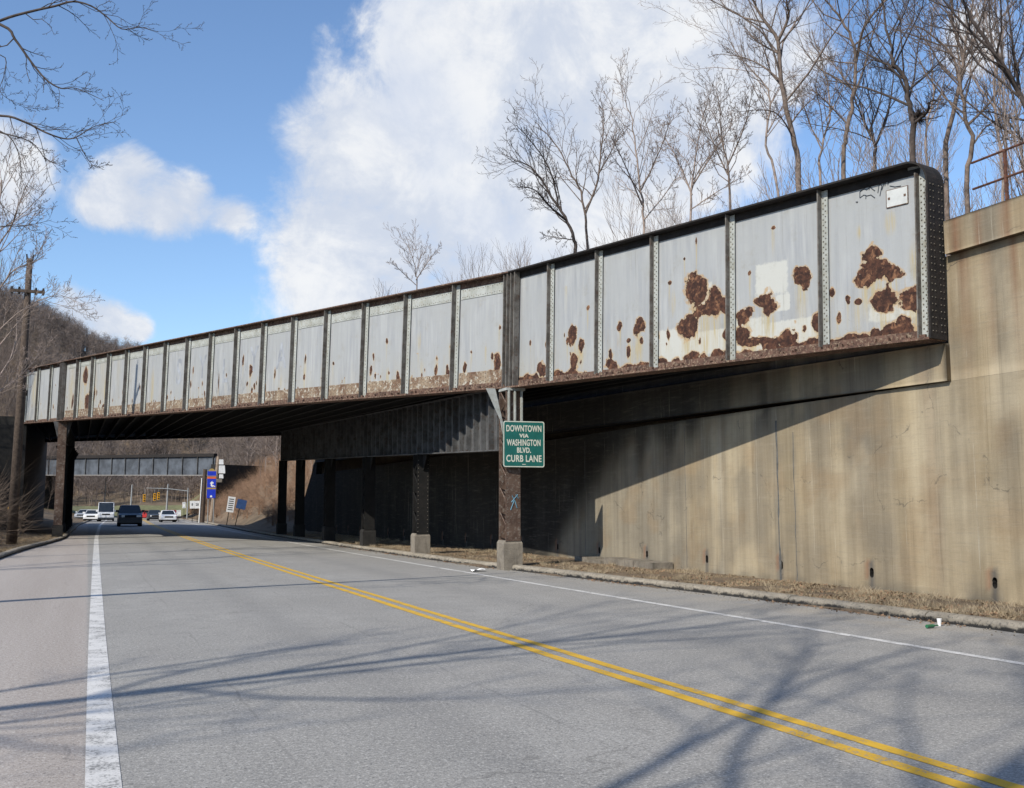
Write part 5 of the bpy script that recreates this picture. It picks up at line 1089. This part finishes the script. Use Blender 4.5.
def wramp(v, a, b, lo=0, hi=1):
    n = wn('ShaderNodeMapRange'); n.interpolation_type = 'SMOOTHSTEP'; nt.links.new(v, n.inputs[0]); n.inputs[1].default_value = a; n.inputs[2].default_value = b; n.inputs[3].default_value = lo; n.inputs[4].default_value = hi; return n.outputs[0]
def wmix(f, a, b):
    n = wn('ShaderNodeMix'); n.data_type = 'RGBA'
    for s_, v in ((n.inputs[0], f), (n.inputs[6], a), (n.inputs[7], b)):
        if isinstance(v, bpy.types.NodeSocket): nt.links.new(v, s_)
        elif isinstance(v, tuple): s_.default_value = (*v, 1)
        else: s_.default_value = v
    return n.outputs[2]
CL = [(400,170,120),(500,90,150),(620,40,170),(610,190,130),(345,235,90),(470,240,120),(330,285,60),(560,0,130),(340,135,55),(700,90,110),(450,20,70),
      (118,195,42),(165,205,44),(132,165,26),(195,200,32),(100,205,26), (232,215,24),(72,312,34),(110,322,28),(140,330,16),(12,165,46),(-30,190,60),
      (770,40,50),(975,40,36),(640,330,110),(520,330,110),(420,330,80),(-260,120,150),(-200,420,200),(1300,60,200),(1500,300,250)]
field = None
for (x, y, r) in CL:
    d = ray(x, y); d = d/np.linalg.norm(d); n = wn('ShaderNodeVectorMath'); n.operation = 'DISTANCE'; nt.links.new(tc.outputs['Generated'], n.inputs[0]); n.inputs[1].default_value = tuple(d)
    v = wramp(n.outputs['Value'], r/FPX*1.5, 0.0)
    field = v if field is None else wmath('ADD', field, wmath('MULTIPLY', wmath('SUBTRACT', 1.0, field, True), v), True)
n1, c1 = wnoise(5.5, 9, .62, None, .35); n2, c2 = wnoise(13, 9, .66, None, .5); n3, _ = wnoise(2.6, 5, .55)
den = wmath('ADD', field, wmath('MULTIPLY', wmath('SUBTRACT', n1, .5), 1.5)); den = wmath('ADD', den, wmath('MULTIPLY', wmath('SUBTRACT', n2, .5), 1.25))
cover = wramp(den, .30, .86)
# background scatter of cloud elsewhere so other views have a sky too
cloudcol = wmix(wramp(wmath('ADD', n1, wmath('MULTIPLY', wmath('SUBTRACT', n2, .5), .5)), .40, .62), (4.9, 5.35, 6.2), (6.9, 7.0, 7.15)); cloudcol = wmix(wramp(n3, .5, .66), cloudcol, (5.0, 5.5, 6.5))
skyc = wn('ShaderNodeMix'); skyc.data_type = 'RGBA'; skyc.blend_type = 'MULTIPLY'; skyc.inputs[0].default_value = 1; nt.links.new(sky.outputs[0], skyc.inputs[6]); skyc.inputs[7].default_value = (1.15, 1.26, 1.38, 1)
final = wmix(wmath('MULTIPLY', cover, .97), skyc.outputs[2], cloudcol)
nt.links.new(final, bg.inputs[0]); bg.inputs[1].default_value = .125

sl = bpy.data.lights.new('sun', 'SUN'); sl.energy = 5.0; sl.angle = math.radians(.53); sl.color = (1, .94, .83); so = bpy.data.objects.new('sun', sl); COL.objects.link(so)
d = Vector((.858*math.cos(SUN_EL), .513*math.cos(SUN_EL), -math.sin(SUN_EL))); so.rotation_euler = d.to_track_quat('-Z', 'Y').to_euler(); so.location = (-20, -10, 30)

# ------------------------------------------------------------------ camera
cam = bpy.data.cameras.new('camera'); co = bpy.data.objects.new('camera', cam); COL.objects.link(co); scene.camera = co
cam.sensor_width = 36; cam.sensor_fit = 'HORIZONTAL'; cam.lens = 36*FPX/1024; cam.shift_y = -10/1024; cam.clip_start = .1; cam.clip_end = 6000
co.matrix_world = Matrix(((_R[0], _U[0], -_F[0], 0), (_R[1], _U[1], -_F[1], 0), (_R[2], _U[2], -_F[2], 1.6), (0, 0, 0, 1)))
vs = scene.view_settings; vs.view_transform = 'Standard'; vs.look = 'None'; vs.exposure = .08; vs.gamma = 1; vs.use_curve_mapping = False
scene.cycles.max_bounces = 4; scene.cycles.diffuse_bounces = 1
